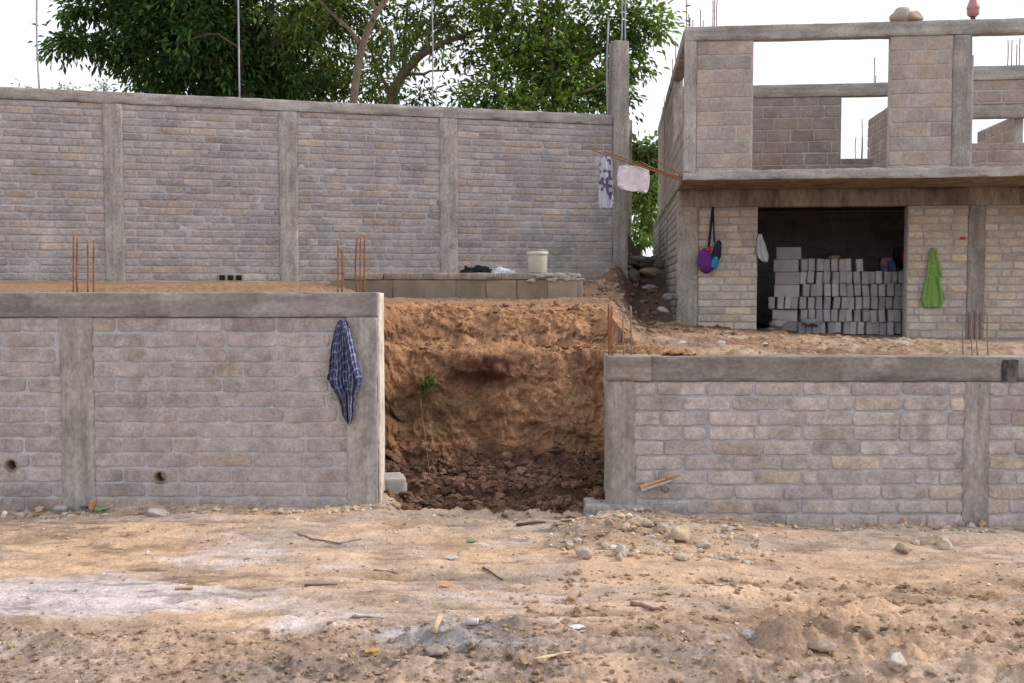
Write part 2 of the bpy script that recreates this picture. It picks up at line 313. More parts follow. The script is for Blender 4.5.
# soil colours, with some light and shade of the relief put in
def lerp(a, b, t): return a + (b - a) * t[:, None]
c = np.tile(np.array([.47, .33, .225]), (len(X), 1))
c = lerp(c, np.array([.52, .345, .21]), sst(-.1, .5, fbm(p2, .8, 4, 40)))
c = lerp(c, np.array([.38, .29, .225]), sst(-.1, .4, fbm(p2, 2.2, 6, 41, gain=.65, sx=(.5, 1, 1))) * .85)
pale = sst(.05, .6, 1.1 * fbm(p2, 2.6, 6, 42, gain=.72, sx=(.45, 1, 1)) + .62 * np.exp(-((X + 2.75) / .7) ** 2 - ((Y - 5.45) / .4) ** 2) + .42 * np.exp(-((X + 1.6) / 1.1) ** 2 - ((Y - 5.6) / .7) ** 2) + .55 * np.exp(-((X + .95) / .4) ** 2 - ((Y - 5.05) / .3) ** 2) - .1)
c = lerp(c, np.array([.60, .52, .49]), pale * .75)
c = lerp(c, c * .74, sst(.0, -.4, rut) * .8)
dip_shade = fbm(p2, 13, 4, 96, gain=.6, sx=(.38, 1.3, 1)); c = lerp(c, c * .5, sst(.08, .4, dip_shade) * (.45 + .5 * sst(-.2, .3, fbm(p2, 1.4, 3, 97)))); c = lerp(c, c * 1.2, sst(.15, .45, -dip_shade) * .6)  # dips darkened and crests lightened, relief shading put into the colour
c = lerp(c, c * .55, sst(.05, .4, fbm(p2, 6, 4, 47, gain=.6, sx=(.45, 1, 1))) * .6)
c = lerp(c, c * 1.22, sst(.05, .4, fbm(p2, 4, 4, 48, gain=.6, sx=(.4, 1, 1))) * .7)
c = lerp(c, np.array([.25, .165, .11]), np.clip(rough_zone, 0, 1) * sst(-.15, .35, fbm(p2, 4, 4, 43)) * .85)
c = lerp(c, np.array([.19, .15, .125]), np.clip(heap * 1.3, 0, 1) * .85)
c = lerp(c, np.array([.46, .43, .42]), np.clip(pud, 0, 1) * .9)
cu = np.tile(np.array([.31, .185, .11]), (len(X), 1)); cu = lerp(cu, np.array([.21, .14, .10]), sst(-.1, .4, fbm(p2, 1.2, 4, 44)) * .8)
cu = lerp(cu, np.array([.44, .33, .23]), sst(1.0, 1.6, X) * sst(12.5, 10.5, Y) * sst(-.4, .3, fbm(p2, 2, 4, 46)) * .8)
cu = lerp(cu, np.array([.13, .095, .075]), sst(1.5, 1.9, X) * sst(13.5, 15.5, Y) * .85)
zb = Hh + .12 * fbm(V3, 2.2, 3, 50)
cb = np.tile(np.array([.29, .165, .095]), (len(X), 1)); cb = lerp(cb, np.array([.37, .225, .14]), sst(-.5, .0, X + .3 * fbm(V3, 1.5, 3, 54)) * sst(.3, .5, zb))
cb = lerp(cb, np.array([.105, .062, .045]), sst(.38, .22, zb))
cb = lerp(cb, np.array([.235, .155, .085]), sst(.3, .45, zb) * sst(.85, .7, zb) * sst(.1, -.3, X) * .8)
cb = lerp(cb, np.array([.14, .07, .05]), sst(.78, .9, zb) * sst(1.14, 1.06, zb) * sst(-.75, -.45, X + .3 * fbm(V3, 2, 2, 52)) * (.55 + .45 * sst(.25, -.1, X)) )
cb = lerp(cb, np.array([.40, .235, .13]), np.maximum(sst(1.3, 1.45, zb), sst(1.1, 1.14, Hh) * sst(1.24, 1.18, Hh) * .7) * .9)  # bank top and shelf lightened, the light on them put into the colour
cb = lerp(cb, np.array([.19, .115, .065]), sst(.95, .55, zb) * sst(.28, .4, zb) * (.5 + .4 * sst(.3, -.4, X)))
cb = cb * (.8 + .4 * wc)[:, None] * (1 - .2 * np.clip(wf, 0, 1))[:, None]  # creases between clods darkened, their shade put into the colour
cb = lerp(cb, cb * .66, sst(.05, .4, fbm(V3, 5, 5, 51, gain=.6)) * .6)
cb = lerp(cb, np.array([.33, .22, .14]), sst(.1, .5, fbm(V3, 9, 4, 53, gain=.6)) * .5)
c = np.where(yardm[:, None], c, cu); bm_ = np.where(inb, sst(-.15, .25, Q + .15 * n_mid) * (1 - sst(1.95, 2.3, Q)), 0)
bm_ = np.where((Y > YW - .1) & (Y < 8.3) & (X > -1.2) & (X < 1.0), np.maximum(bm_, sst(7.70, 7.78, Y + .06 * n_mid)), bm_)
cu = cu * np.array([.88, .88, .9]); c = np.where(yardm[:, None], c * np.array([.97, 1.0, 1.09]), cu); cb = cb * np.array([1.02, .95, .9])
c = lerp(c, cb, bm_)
mb = MB(); nx, ny = len(xs), len(ys); fq = gridf(nx, ny)
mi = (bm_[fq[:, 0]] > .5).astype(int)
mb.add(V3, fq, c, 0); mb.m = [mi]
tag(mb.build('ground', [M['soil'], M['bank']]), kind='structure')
# sampler for things standing on the ground
Zg = V3[:, 2].reshape(nx, ny)
def gz(x, y):
    i = int(np.clip(np.searchsorted(xs, x), 1, nx - 1)); j = int(np.clip(np.searchsorted(ys, y), 1, ny - 1)); return float(Zg[i, j])
def gpt(px, py, y0=4.0, y1=7.55):
    """where the ray through a pixel meets the yard"""
    best = None
    for Yk in np.arange(y0, y1, .02):
        p = P(px, py, Yk)
        if p[2] <= gz(p[0], Yk): return np.array([p[0], Yk, gz(p[0], Yk)])
    p = P(px, py, y1); return np.array([p[0], y1, gz(p[0], y1)])
# ---------------------------------------------------------------- masonry
def masonry(mb, fr, rects, L=.4, h=.1, jv=.016, jh=.016, col=(.4, .36, .33), var=.1, warm=(1.08, 1, .9), proud=.006, off=0.0, nu=12, nv=6, mort=(.38, .37, .39), th=.2, mres=.02, mamp=.006, seed=0, jit=.004, back=True, z_base=None, warm_p=.3, lvar=.0, t0=0.0, half=.5, gouge=.1, edge_w=.005, stain=.25):
    rg = np.random.default_rng(seed)
    for (s0, s1, z0, z1) in rects:
        # mortar bed (front sheet uneven) with a plain body behind it
        S = np.linspace(s0, s1, max(3, int((s1 - s0) / mres) + 1)); Z = np.linspace(z0, z1, max(3, int((z1 - z0) / mres) + 1))
        A, B = np.meshgrid(S, Z, indexing='ij'); v = np.stack([A.ravel(), np.full(A.size, t0 + .0028), B.ravel()], 1); w_ = fr.w(v)
        v[:, 1] -= mamp * (fbm(w_, 11, 4, seed + 3, gain=.6) + .9 * np.clip(fbm(w_, 3.6, 4, seed + 4, gain=.6) - .14, 0, 1) * 2.6)
        edge = (A.ravel() == S[0]) | (A.ravel() == S[-1]) | (B.ravel() == Z[0]) | (B.ravel() == Z[-1]); v[edge, 1] = t0 + .012
        cc = np.array(mort) * (1 + .16 * fbm(w_, 1.2, 3, seed + 6))[:, None]
        mb.add(fr.w(v), gridf(len(S), len(Z)), cc, 1)
        rbox(mb, fr, s0, s1, t0 + .012, t0 + th, z0, z1, res=.5, r=.004, amp=0, col=mort, mi=1, skip='t0')
        ph = h + jh; zb = z0 if z_base is None else z_base; row = int(math.floor((z0 - zb) / ph)); z = zb + row * ph
        while z < z1 - .02:
            za = max(z + jh / 2, z0 + .002) + rg.uniform(-1, 1) * jit * .4; zc = min(z + h + jh / 2, z1 - .002)
            if zc - za > .03:
                s = s0 - L + ((row % 2) * half * (L + jv) + off + rg.uniform(-.04, .04)) % (L + jv)
                while s < s1 - .03:
                    l = L * (1 + rg.uniform(-lvar, lvar)) if rg.random() > .09 else L * rg.choice([.5, .62, .3])
                    a = max(s, s0 + .004); b = min(s + l, s1 - .004)
                    if b - a > .05:
                        # one block, a pillowed slab with broken edges
                        ws = b - a; hs_ = zc - za; eu = edge_w / ws; ev = edge_w / hs_
                        U, W = np.meshgrid(np.concatenate([[0, eu], np.linspace(1.8 * eu, 1 - 1.8 * eu, nu - 2), [1 - eu, 1]]), np.concatenate([[0, ev], np.linspace(1.8 * ev, 1 - 1.8 * ev, nv - 2), [1 - ev, 1]]), indexing='ij'); U = U.ravel(); W = W.ravel()
                        ds = np.minimum(U, 1 - U) * ws; dz = np.minimum(W, 1 - W) * hs_
                        prf = np.where((ds < edge_w * .5) | (dz < edge_w * .5), 0, 1) * (.9 + .1 * sst(0, .015, np.minimum(ds, dz)))
                        ps = a + U * ws; pz = za + W * hs_ + (rg.uniform(-1, 1) * .004) * (U - .5)
                        pp = fr.w(np.stack([ps, np.zeros_like(ps), pz], 1))
                        k = rg.uniform(0, jit)
                        shr = .007 * fbm(pp, 12, 3, seed + 8) - .001
                        cor = .008 * np.clip(1 - np.hypot(ds, dz) / .018, 0, 1)
                        ps = ps + (shr * 1.6 + cor) * np.sign(.5 - U) * (ds < .03); pz = pz + (shr * 1.4 + cor) * np.sign(.5 - W) * (dz < .02)
                        gz_ = np.clip(fbm(pp, 6, 3, seed + 11) - .25, 0, 1) * gouge * .06 * 8 * .1
                        tt = t0 - (proud + k) * prf + (1 - prf) * .012 - (.003 * fbm(pp, 22, 3, seed + 9) + .0022 * fbm(pp, 60, 2, seed + 10)) * prf + gz_ + (U - .5) * rg.uniform(-.004, .004)
                        base = np.array(col) * (1 + rg.uniform(-var, var))
                        if rg.random() < warm_p: base = base * np.array(warm)
                        if rg.random() < .14: base = base * np.array((.84, .83, .86))
                        if rg.random() < .14: base = base * 1.12
                        st_ = sst(.05, .45, fbm(pp, 7, 4, seed + 12, gain=.6)) * stain; cc = base * (1 + .10 * fbm(pp, 16, 3, seed + 13))[:, None]; cc = cc * (1 - st_)[:, None] + np.array((.21, .165, .13)) * st_[:, None]
                        mb.add(fr.w(np.stack([ps, tt, pz], 1)), gridf(nu + 2, nv + 2), cc, 0)
                    s += l + jv
            z += ph; row += 1
def beam(name, parent, fr, s0, s1, t0, t1, z0, z1, col, m='concrete', **k):
    mb = MB(); rbox(mb, fr, s0, s1, t0, t1, z0, z1, col=col, **k); return mb.build(name, M[m], parent)
def rods(parent, pts, top_jit=0, r=.006, m='rust', name='rebar'):
    for a, b in pts:
        mb = MB(); a = np.array(a, float); b = np.array(b, float); k = np.linspace(0, 1, 9)[:, None]; bow = (RNG.normal(size=3) * np.array([.012, .012, 0])) * np.sin(k * math.pi) * np.linalg.norm(b - a)
        ring = r * (1 + .12 * (np.arange(9) % 2)); tube(mb, a + (b - a) * k + bow, ring, 6); mb.build(name, M[m], parent)
G_CON = (.31, .275, .24); G_BEAM = (.235, .21, .19)
# ---- left retaining wall
FW = Frame((0, YW, 0), (1, 0, 0))
def fx(px, py=400): return FW.hit(px, py)[0]
def fz(py, px=512): return FW.hit(px, py)[1]
xe = fx(378); zt = fz(292.5)
wl = thing('retaining_wall', 'low unplastered block wall left of the earth gap, with blue plaid cloth on it', 'wall', (-2.8, YW, 0))
za, zb = -.25, fz(317.5)
c1, c2 = fx(62), fx(93); c3 = fx(347, 400)
KWL = dict(L=.395, h=.101, jv=.013, jh=.014, warm_p=.14, stain=.4, col=(.385, .337, .32), var=.06, warm=(1.06, .99, .9), mort=(.455, .445, .46), nu=20, nv=9, mres=.011, mamp=.0055, seed=11, th=.24, z_base=zb - 16 * .115, proud=.004, lvar=.03, jit=.005)
HOLES = [FW.hit(px, py) for px, py in ((12, 465), (160.5, 477))]
def cut_holes(mb, fr):
    for k, f in enumerate(mb.f):
        V = np.concatenate(mb.v); c_ = V[f].mean(1); keep = np.ones(len(f), bool)
        for s, z in HOLES: keep &= ~((np.hypot(c_[:, 0] - s - fr.o[0], c_[:, 2] - z) < .047) & (c_[:, 1] < YW + .03))
        mb.f[k] = f[keep]; mb.m[k] = mb.m[k][keep]; mb.sm[k] = mb.sm[k][keep]
mb = MB()
masonry(mb, FW, [(-4.75, c1, za, zb)], **KWL); cut_holes(mb, FW); mb.build('masonry', [M['brick_front'], M['mortar']], wl)
mb = MB(); masonry(mb, FW, [(c2, c3 + .015, za, zb)], **KWL); cut_holes(mb, FW)
mb.build('masonry', [M['brick_front'], M['mortar']], wl)
beam('column', wl, FW, c1 - .01, c2 + .01, -.008, .22, za, zb + .002, (.345, .315, .29), res=.04, amp=.005, vary=.18, seed=2)
beam('column', wl, FW, c3, xe - .003, -.012, .255, za, zb + .002, (.37, .335, .31), res=.04, amp=.005, vary=.15, seed=3)
beam('beam', wl, FW, -4.75, xe, -.016, .26, zb + .004, zt, (.262, .236, .225), m='beam', res=.04, amp=.004, vary=.25, seed=4)
mb = MB(); rbox(mb, FW, xe + .001, xe + .018, -.006, .25, za, zt - .004, col=(.66, .59, .49), res=.05, r=.006, amp=.003, seed=8)
mb.build('end_render', M['concrete'], wl)
for px, py in ((12, 465), (160.5, 477)):
    s, z = FW.hit(px, py); mb = MB(); a = np.linspace(0, 2 * math.pi, 25)[:-1]; V = []; n = 24
    for rr, t in ((.0, .16), (.038, .16), (.038, -.014), (.044, -.016), (.046, -.012), (.058, -.008), (.075, .006)):
        V.append(FW.w(np.stack([s + rr * np.cos(a) * (1 if rr < .04 else 1 + .03 * np.sin(3 * a)), np.full(n, t), z + rr * np.sin(a)], 1)))
    f = [(k * n + j, k * n + (j + 1) % n, (k + 1) * n + (j + 1) % n, (k + 1) * n + j) for k in range(6) for j in range(n)]
    f = np.array(f); cc = np.concatenate([np.tile(x, (n, 1)) for x in [(.03, .027, .022)] + [(.06, .05, .035)] + [(.22, .18, .13)] * 3 + [(.36, .345, .36)] * 2])  # bore darkens inwards, the shade in the pipe put into the colour
    V = np.concatenate(V); mb.add(V[:5 * n], f[:4 * n], cc[:5 * n]); dp = mb.build('drain_pipe', M['pipe'], wl); mb = MB(); mb.add(V[4 * n:], f[4 * n:] - 4 * n, cc[4 * n:]); mb.build('mortar_collar', M['mortar'], dp)
for px, y0, y1, tx in ((73.5, 291, 231, .12), (77.5, 291, 238, .16), (87.5, 291, 240, .1), (94, 291, 240, .18), (338, 294, 243, .12), (342, 294, 247, .2), (357, 294, 239, .1), (360.5, 294, 236, .1), (364.5, 294, 236, .17)):
    Yt = YW + tx; a = P(px + random.uniform(-.5, .5), y0, Yt); a[2] = zt - .02; b = P(px, y1, Yt); rods(wl, [(a, b)], r=.0062)
mb = MB(); a = P(338, 262, YW + .12); b = P(344, 262, YW + .2); tube(mb, [P(334, 258, YW + .1), a, b, P(344, 266, YW + .15)], .003); mb.build('tie_wire', M['rust'], wl)
mb = MB(); tube(mb, [P(360.5, 236.2, YW + .1), P(361.5, 235.2, YW + .12), P(364.5, 236, YW + .17)], .004); mb.build('tie_wire', M['rust'], wl)
# ---- right retaining wall
wr = thing('retaining_wall', 'low unplastered block wall right of the earth gap, darker cement beam along its top', 'wall', (2.8, YW, 0))
x0 = fx(607.5); zt2 = fz(356.5); zb2 = fz(381.5); d1 = fx(636); d2, d3 = fx(965), fx(989)
for a_, b_ in ((d1 - .02, d2), (d3, 4.85)):
    mb = MB(); masonry(mb, FW, [(a_, b_, -.35, zb2)], L=.352, h=.098, jv=.017, jh=.0155, col=(.435, .385, .36), var=.07, warm_p=.15, warm=(1.03, .97, .88), mort=(.47, .46, .475), nu=20, nv=9, mres=.011, mamp=.006, seed=23, th=.24, z_base=zb2 - 14 * .1135, proud=.009, lvar=.05, jit=.006, gouge=.3, stain=.5)
    mb.build('masonry', [M['brick_front'], M['mortar']], wr)
beam('column', wr, FW, x0, d1, -.012, .25, -.3, zb2 + .002, (.33, .295, .265), res=.035, amp=.008, vary=.2, seed=5, sag=None)
beam('column', wr, FW, d2 - .008, d3 + .008, -.006, .22, -.35, zb2 + .002, (.33, .30, .275), res=.04, amp=.006, vary=.18, seed=6)
beam('beam', wr, FW, x0 - .004, fx(651), -.02, .26, zb2 + .003, zt2 + .002, (.27, .235, .205), m='beam', res=.04, amp=.005, vary=.25, seed=7)
beam('beam', wr, FW, fx(651) + .002, 4.85, -.014, .26, zb2 + .004, zt2, (.22, .198, .18), m='beam', res=.04, amp=.004, vary=.25, seed=9)
beam('footing', wr, FW, fx(586), 1.35, -.05, .3, -.2, fz(505), (.32, .3, .29), res=.03, r=.03, amp=.03, vary=.2, seed=13)
mb = MB(); sa, za_ = FW.hit(1002, 360, -.02); sb, zb_ = FW.hit(1018, 381, -.02)
A, B = np.meshgrid(np.linspace(sa, sb, 12), np.linspace(zb_, za_, 12), indexing='ij'); jx = .01 * fbm(np.stack([A.ravel(), B.ravel(), A.ravel()], 1), 20, 2, 3)
mb.add(FW.w(np.stack([A.ravel() + jx, np.full(A.size, -.0245) + .001 * jx, B.ravel() + jx], 1)), gridf(12, 12), (.04, .035, .035)); mb.build('tar_stain', M['concrete'], wr)
for px, y1, m, r in ((609.5, 304, 'rust', .009), (612.5, 306, 'rust', .009), (624, 305, 'rod_grey', .006), (631.5, 306, 'rod_grey', .006), (963, 310, 'rod_grey', .005), (972.5, 312, 'rod_grey', .005), (978, 309, 'rod_grey', .005), (988.5, 311, 'rod_grey', .005)):
    Yt = YW + random.uniform(.06, .18); a = P(px, 356, Yt); a[2] = zt2 - .02; rods(wr, [(a, P(px - .7, y1, Yt))], r=r, m=m)
# ---- tall perimeter wall behind
pL = np.array([-.512 * 14.9, 14.9, 0]); pR = np.array([.1 * 17.3, 17.3, 0])
FB = Frame(pL, pR - pL); Lw = np.linalg.norm(pR - pL)
bwall = thing('perimeter_wall', 'tall weathered grey block boundary wall running below the trees', 'wall', FB.w([(Lw / 2, 0, 1.8)])[0])
def bs(px, py=200, t=0): return FB.hit(px, py, t)[0]
ztb = 4.68; zbb = 1.5; zcb = ztb - .175; cols = [(105, 123), (280, 297), (440.5, 457)]
cs = [(bs(a), bs(b)) for a, b in cols]; segs = [-3.2] + [q for a in cs for q in a] + [Lw]
for k in range(0, len(segs), 2):
    mb = MB(); masonry(mb, FB, [(segs[k], segs[k + 1], zbb, zcb)], L=.4, h=.1, jv=.013, jh=.012, col=(.35, .31, .294), var=.12, warm=(1.06, .98, .88), warm_p=.22, mort=(.40, .395, .41), nu=9, nv=6, mres=.026, mamp=.0085, seed=31 + k, th=.2, z_base=1.72, proud=.003, jit=.006, lvar=.06, edge_w=.008, stain=.3)
    mb.build('masonry', [M['brick_back'], M['mortar']], bwall)
for k, (a, b) in enumerate(cs): beam('column', bwall, FB, a - .01, b + .01, -.014, .2, zbb, zcb + .002, (.345, .32, .30), res=.06, amp=.008, vary=.2, seed=40 + k, r=.009)
beam('column', bwall, FB, Lw + .005, bs(627.5), -.03, .24, zbb, FB.hit(620, 41)[1], (.315, .285, .26), res=.06, amp=.008, vary=.2, seed=44, r=.008)
beam('beam', bwall, FB, -3.2, Lw, -.018, .22, zcb + .004, ztb, (.315, .29, .275), m='beam', res=.06, amp=.007, vary=.25, seed=45, r=.009)
for px, y0, y1, r in ((37, 89, -12, .012), (238, 97, -12, .013), (431.5, 108, -12, .012), (436.5, 108, 86, .011), (608.5, 118, 21, .017)):
    s, z = FB.hit(px, y1, .1); b = FB.w([(s, .1, z)])[0]; a = b.copy(); a[2] = ztb - .02; rods(bwall, [(a, b)], r=r, m='rod_pale')
for px, y1 in ((621.8, -12), (625.8, -12)):
    s, z = FB.hit(px, y1, .1); b = FB.w([(s, .1, z)])[0]; a = b.copy(); a[2] = FB.hit(620, 41)[1] - .02; rods(bwall, [(a, b)], r=.013, m='rod_pale')
s, z = FB.hit(606, 20, .1); s2, z2 = FB.hit(611, 19, .1); mb = MB(); tube(mb, [FB.w([(s, .05, z)])[0], FB.w([(s2, .15, z2)])[0]], .02); mb.build('rod_cap', M['rod_grey'], bwall)
# hollow brick vent at the foot of the wall
mb = MB(); s0_, z0_ = FB.hit(218, 280.5, -.03); s1_, z1_ = FB.hit(243, 276, -.03)
rbox(mb, FB, s0_, s1_, -.03, .05, z0_ - .02, z1_ + .035, col=(.3, .25, .2), r=.006, amp=.002)
for k in range(3):
    c_ = s0_ + (s1_ - s0_) * (k + .5) / 3; rbox(mb, FB, c_ - .045, c_ + .045, -.0345, .0, z0_ + .005, z1_ + .012, col=(.015, .012, .01), r=.004, amp=0, mi=0)  # near-black boxes paint the shade of the three holes
mb.build('hollow_brick', M['block'], bwall)
# low block kerb / foundation
FK = Frame((0, 13.3, 0), (1, .08, 0))
kb = thing('foundation_kerb', 'short low course of grey concrete blocks below the perimeter wall', 'kerb', FK.w([(-.6, 0, 1.5)])[0])
a_, z_ = FK.hit(331, 302); b_, _ = FK.hit(582, 302); zm = FK.hit(450, 279.5)[1]; ztk = FK.hit(450, 273)[1]
rg = np.random.default_rng(5); s = a_; k = 0
while s < b_ - .05:
    e = min(s + .405 + rg.uniform(-.01, .01), b_); mb = MB(); c_ = np.array((.25, .20, .155)) * rg.uniform(.85, 1.12)
    rbox(mb, FK, s + .002, e - .002, rg.uniform(-.006, .006), .22, z_ - .12, zm - .004, col=c_, r=.012, amp=.012, res=.04, seed=k, vary=.5); mb.build('block', M['block'], kb); s = e; k += 1
s = FK.hit(343, 276)[0]; k = 0
while s < b_ - .1:
    e = min(s + .51 + rg.uniform(-.02, .02), b_); mb = MB(); c_ = np.array((.27, .225, .185)) * rg.uniform(.88, 1.1)
    rbox(mb, FK, s + .002, e - .002, -.02 + rg.uniform(-.01, .01), .24, zm, ztk, col=c_, r=.012, amp=.006, res=.05, seed=k + 20); mb.build('capping_block', M['concrete'], kb); s = e; k += 1
mb = MB(); s0_ = FK.hit(530, 276)[0]; s1_ = FK.hit(578, 276)[0]
for k in range(26): rock(mb, FK.w([(s0_ + (s1_ - s0_) * (k / 25) ** .9, -.022, ztk - .02 - random.random() ** 2 * .09)])[0], (random.uniform(.03, .08), .006, random.uniform(.01, .035)), 2, k, (.36, .325, .30), 0, .9)
mb.build('mortar_spill', M['mortar'], kb)
# ---------------------------------------------------------------- unfinished house
c0 = P(677, 326, 15.4); FH = Frame((c0[0], c0[1], 0), (1, -.103, 0))
def hs_(px, py=250, t=0): return FH.hit(px, py, t)[0]
def hz(px, py, t=0): return FH.hit(px, py, t)[1]
house = thing('unfinished_house', 'unfinished two storey grey block house with open windows and no roof', 'house', FH.w([(2.5, 0, 1.0)])[0])
SB = hz(850, 188.5); ST = SB + .115; LB = hz(850, 206)          # slab underside, slab top, lintel underside
FL = hz(830, 337)                                                # floor level inside
a0, a1 = 0.0, hs_(698); b0, b1 = hs_(757.5), hs_(907.5); e0, e1 = hs_(968), hs_(984.5); END = 8.2
for a_, b_, z_ in ((a1, b0, .4), (b1, e0, .3), (e1, END, .3)):
    mb = MB(); masonry(mb, FH, [(a_, b_, z_, LB - .004)], L=.4, h=.1, jv=.014, jh=.0145, col=(.54, .475, .41), var=.06, warm=(1.07, 1, .88), mort=(.42, .39, .37), nu=9, nv=6, mres=.03, mamp=.005, seed=51, th=.2, z_base=.62, proud=.008, jit=.008, lvar=.03, edge_w=.008, stain=.15)
    mb.build('facade_masonry', [M['brick_house'], M['mortar']], house)
beam('column', house, FH, a0, a1 - .004, -.03, .25, .4, LB - .003, (.36, .325, .285), res=.06, amp=.008, vary=.2, seed=52, r=.009)
beam('column', house, FH, e0, e1, -.012, .2, .3, LB - .003, (.33, .295, .265), res=.06, amp=.006, vary=.2, seed=53, r=.008)
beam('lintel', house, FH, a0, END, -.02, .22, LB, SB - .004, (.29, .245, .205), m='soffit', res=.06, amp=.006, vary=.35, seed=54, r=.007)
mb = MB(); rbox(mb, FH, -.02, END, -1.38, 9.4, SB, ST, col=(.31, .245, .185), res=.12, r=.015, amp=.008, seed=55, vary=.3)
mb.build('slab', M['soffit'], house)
mb = MB(); rbox(mb, FH, -.015, END, -1.394, -1.375, SB + .004, ST + .02, col=(.37, .35, .33), res=.05, r=.006, amp=.02, seed=56, vary=.3); mb.build('slab_edge', M['beam'], house)
# inside of the ground floor room
beam('floor', house, FH, .2, END, -.05, 9.2, FL - .4, FL, (.3, .24, .18), res=.2, seed=57)
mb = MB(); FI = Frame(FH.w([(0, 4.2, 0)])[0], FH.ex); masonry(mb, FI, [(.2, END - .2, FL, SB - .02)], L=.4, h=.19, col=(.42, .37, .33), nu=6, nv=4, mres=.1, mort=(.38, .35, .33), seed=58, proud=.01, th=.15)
mb.build('inner_wall', [M['brick_house'], M['mortar']], house)
FR = Frame(FH.w([(b1 + 1.6, 4.2, 0)])[0], -FH.ey); mb = MB()
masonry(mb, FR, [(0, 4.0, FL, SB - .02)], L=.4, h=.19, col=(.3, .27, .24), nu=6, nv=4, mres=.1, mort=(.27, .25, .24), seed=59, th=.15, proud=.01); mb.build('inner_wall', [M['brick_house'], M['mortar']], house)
# left side walls (face -s): frame running backwards
FS = Frame(FH.w([(0, 9.4, 0)])[0], -FH.ey)   # s runs from the back to the front, t into the house
mb = MB(); masonry(mb, FS, [(0, 9.4 - .25, .6, SB - .01)], L=.4, h=.1, col=(.36, .31, .265), nu=6, nv=4, mres=.07, mort=(.31, .29, .28), seed=60, th=.2, proud=.008, var=.12)
mb.build('side_masonry', [M['brick_house'], M['mortar']], house)
for k, ss in enumerate((0, 3.1, 6.2)): beam('column', house, FS, ss, ss + .25, -.02, .2, .6, SB - .006, (.35, .31, .27), res=.08, amp=.006, vary=.2, seed=61 + k)
# upper storey, set back .1 from the side
UT = hz(696, 27); UB = hz(696, 41); U0 = hs_(684.5, 100); u1 = hs_(696.5, 100); u2 = hs_(753, 100); u3 = hs_(890, 100); u4 = hs_(952.5, 100); u5 = hs_(971, 100)
mb = MB(); kw = dict(L=.4, h=.2, jv=.012, jh=.012, var=.07, warm=(1.05, 1, .93), mort=(.45, .42, .40), nu=10, nv=7, mres=.04, mamp=.005, z_base=ST, proud=.004, lvar=.02, edge_w=.008, stain=.2)
for a_, b_ in ((u1, u2), (u3, u4)):
    mb = MB(); masonry(mb, FH, [(a_, b_, ST + .003, UB - .003)], col=(.39, .338, .317), seed=71, th=.14, **kw); mb.build('upper_masonry', [M['brick_house'], M['mortar']], house)
beam('column', house, FH, U0, u1 - .003, -.012, .16, ST + .002, UB - .003, (.40, .37, .34), res=.06, amp=.006, vary=.2, seed=72, r=.008)
beam('column', house, FH, u4, u5, -.016, .17, ST + .002, UB - .003, (.31, .285, .265), res=.06, amp=.005, vary=.15, seed=73, r=.01)
beam('ring_beam', house, FH, U0, END, -.02, .17, UB, UT, (.35, .33, .31), m='beam', res=.06, amp=.008, vary=.3, seed=74, r=.008)
# upper back room wall (parallel to the facade)
T2 = 3.2; z1 = hz(800, 84.5, T2); z2 = hz(800, 97, T2); q0 = U0; q1 = hs_(841.5, 120, T2); q2 = hs_(868, 120, T2); q3 = hs_(952, 120, T2); zs = hz(855, 158.5, T2)
FU = Frame(FH.w([(0, T2, 0)])[0], FH.ex); mb = MB()
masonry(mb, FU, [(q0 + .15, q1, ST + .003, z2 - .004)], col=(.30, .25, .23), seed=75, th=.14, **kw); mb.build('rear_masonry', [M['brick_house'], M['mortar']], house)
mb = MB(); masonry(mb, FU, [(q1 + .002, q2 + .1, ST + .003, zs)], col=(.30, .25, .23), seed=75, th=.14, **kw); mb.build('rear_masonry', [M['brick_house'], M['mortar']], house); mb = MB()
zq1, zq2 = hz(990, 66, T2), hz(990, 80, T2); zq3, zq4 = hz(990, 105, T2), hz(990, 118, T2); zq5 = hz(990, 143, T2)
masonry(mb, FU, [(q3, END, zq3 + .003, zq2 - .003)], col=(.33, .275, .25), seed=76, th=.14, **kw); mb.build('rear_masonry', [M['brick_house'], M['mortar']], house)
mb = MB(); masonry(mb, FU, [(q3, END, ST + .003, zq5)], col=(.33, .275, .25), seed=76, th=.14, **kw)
mb.build('rear_masonry', [M['brick_house'], M['mortar']], house)
beam('ring_beam', house, FU, q0 + .15, hs_(893, 90, T2), -.02, .16, z2, z1, (.33, .305, .28), m='beam', res=.08, amp=.006, vary=.3, seed=77)
beam('ring_beam', house, FU, q3, END, -.02, .16, zq2, zq1, (.36, .34, .32), m='beam', res=.08, amp=.006, vary=.3, seed=78)
beam('lintel', house, FU, q3, END, -.015, .15, zq4, zq3, (.28, .255, .235), m='beam', res=.08, amp=.006, vary=.3, seed=79)
# cross walls of the upper storey
FC = Frame(FH.w([(hs_(868, 120, T2 + 2.6), T2 + 2.6, 0)])[0], -FH.ey); mb = MB()
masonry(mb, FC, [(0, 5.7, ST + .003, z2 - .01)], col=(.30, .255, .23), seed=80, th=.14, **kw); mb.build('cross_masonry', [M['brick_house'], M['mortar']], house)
FC2 = Frame(FH.w([(hs_(977, 125, T2 + 2.1), T2 + 2.1, 0)])[0], -FH.ey); mb = MB()
masonry(mb, FC2, [(0, 1.93, ST + .003, hz(977, 132, T2 + 2.1))], col=(.34, .29, .255), seed=81, th=.14, **kw); mb.build('cross_masonry', [M['brick_house'], M['mortar']], house)
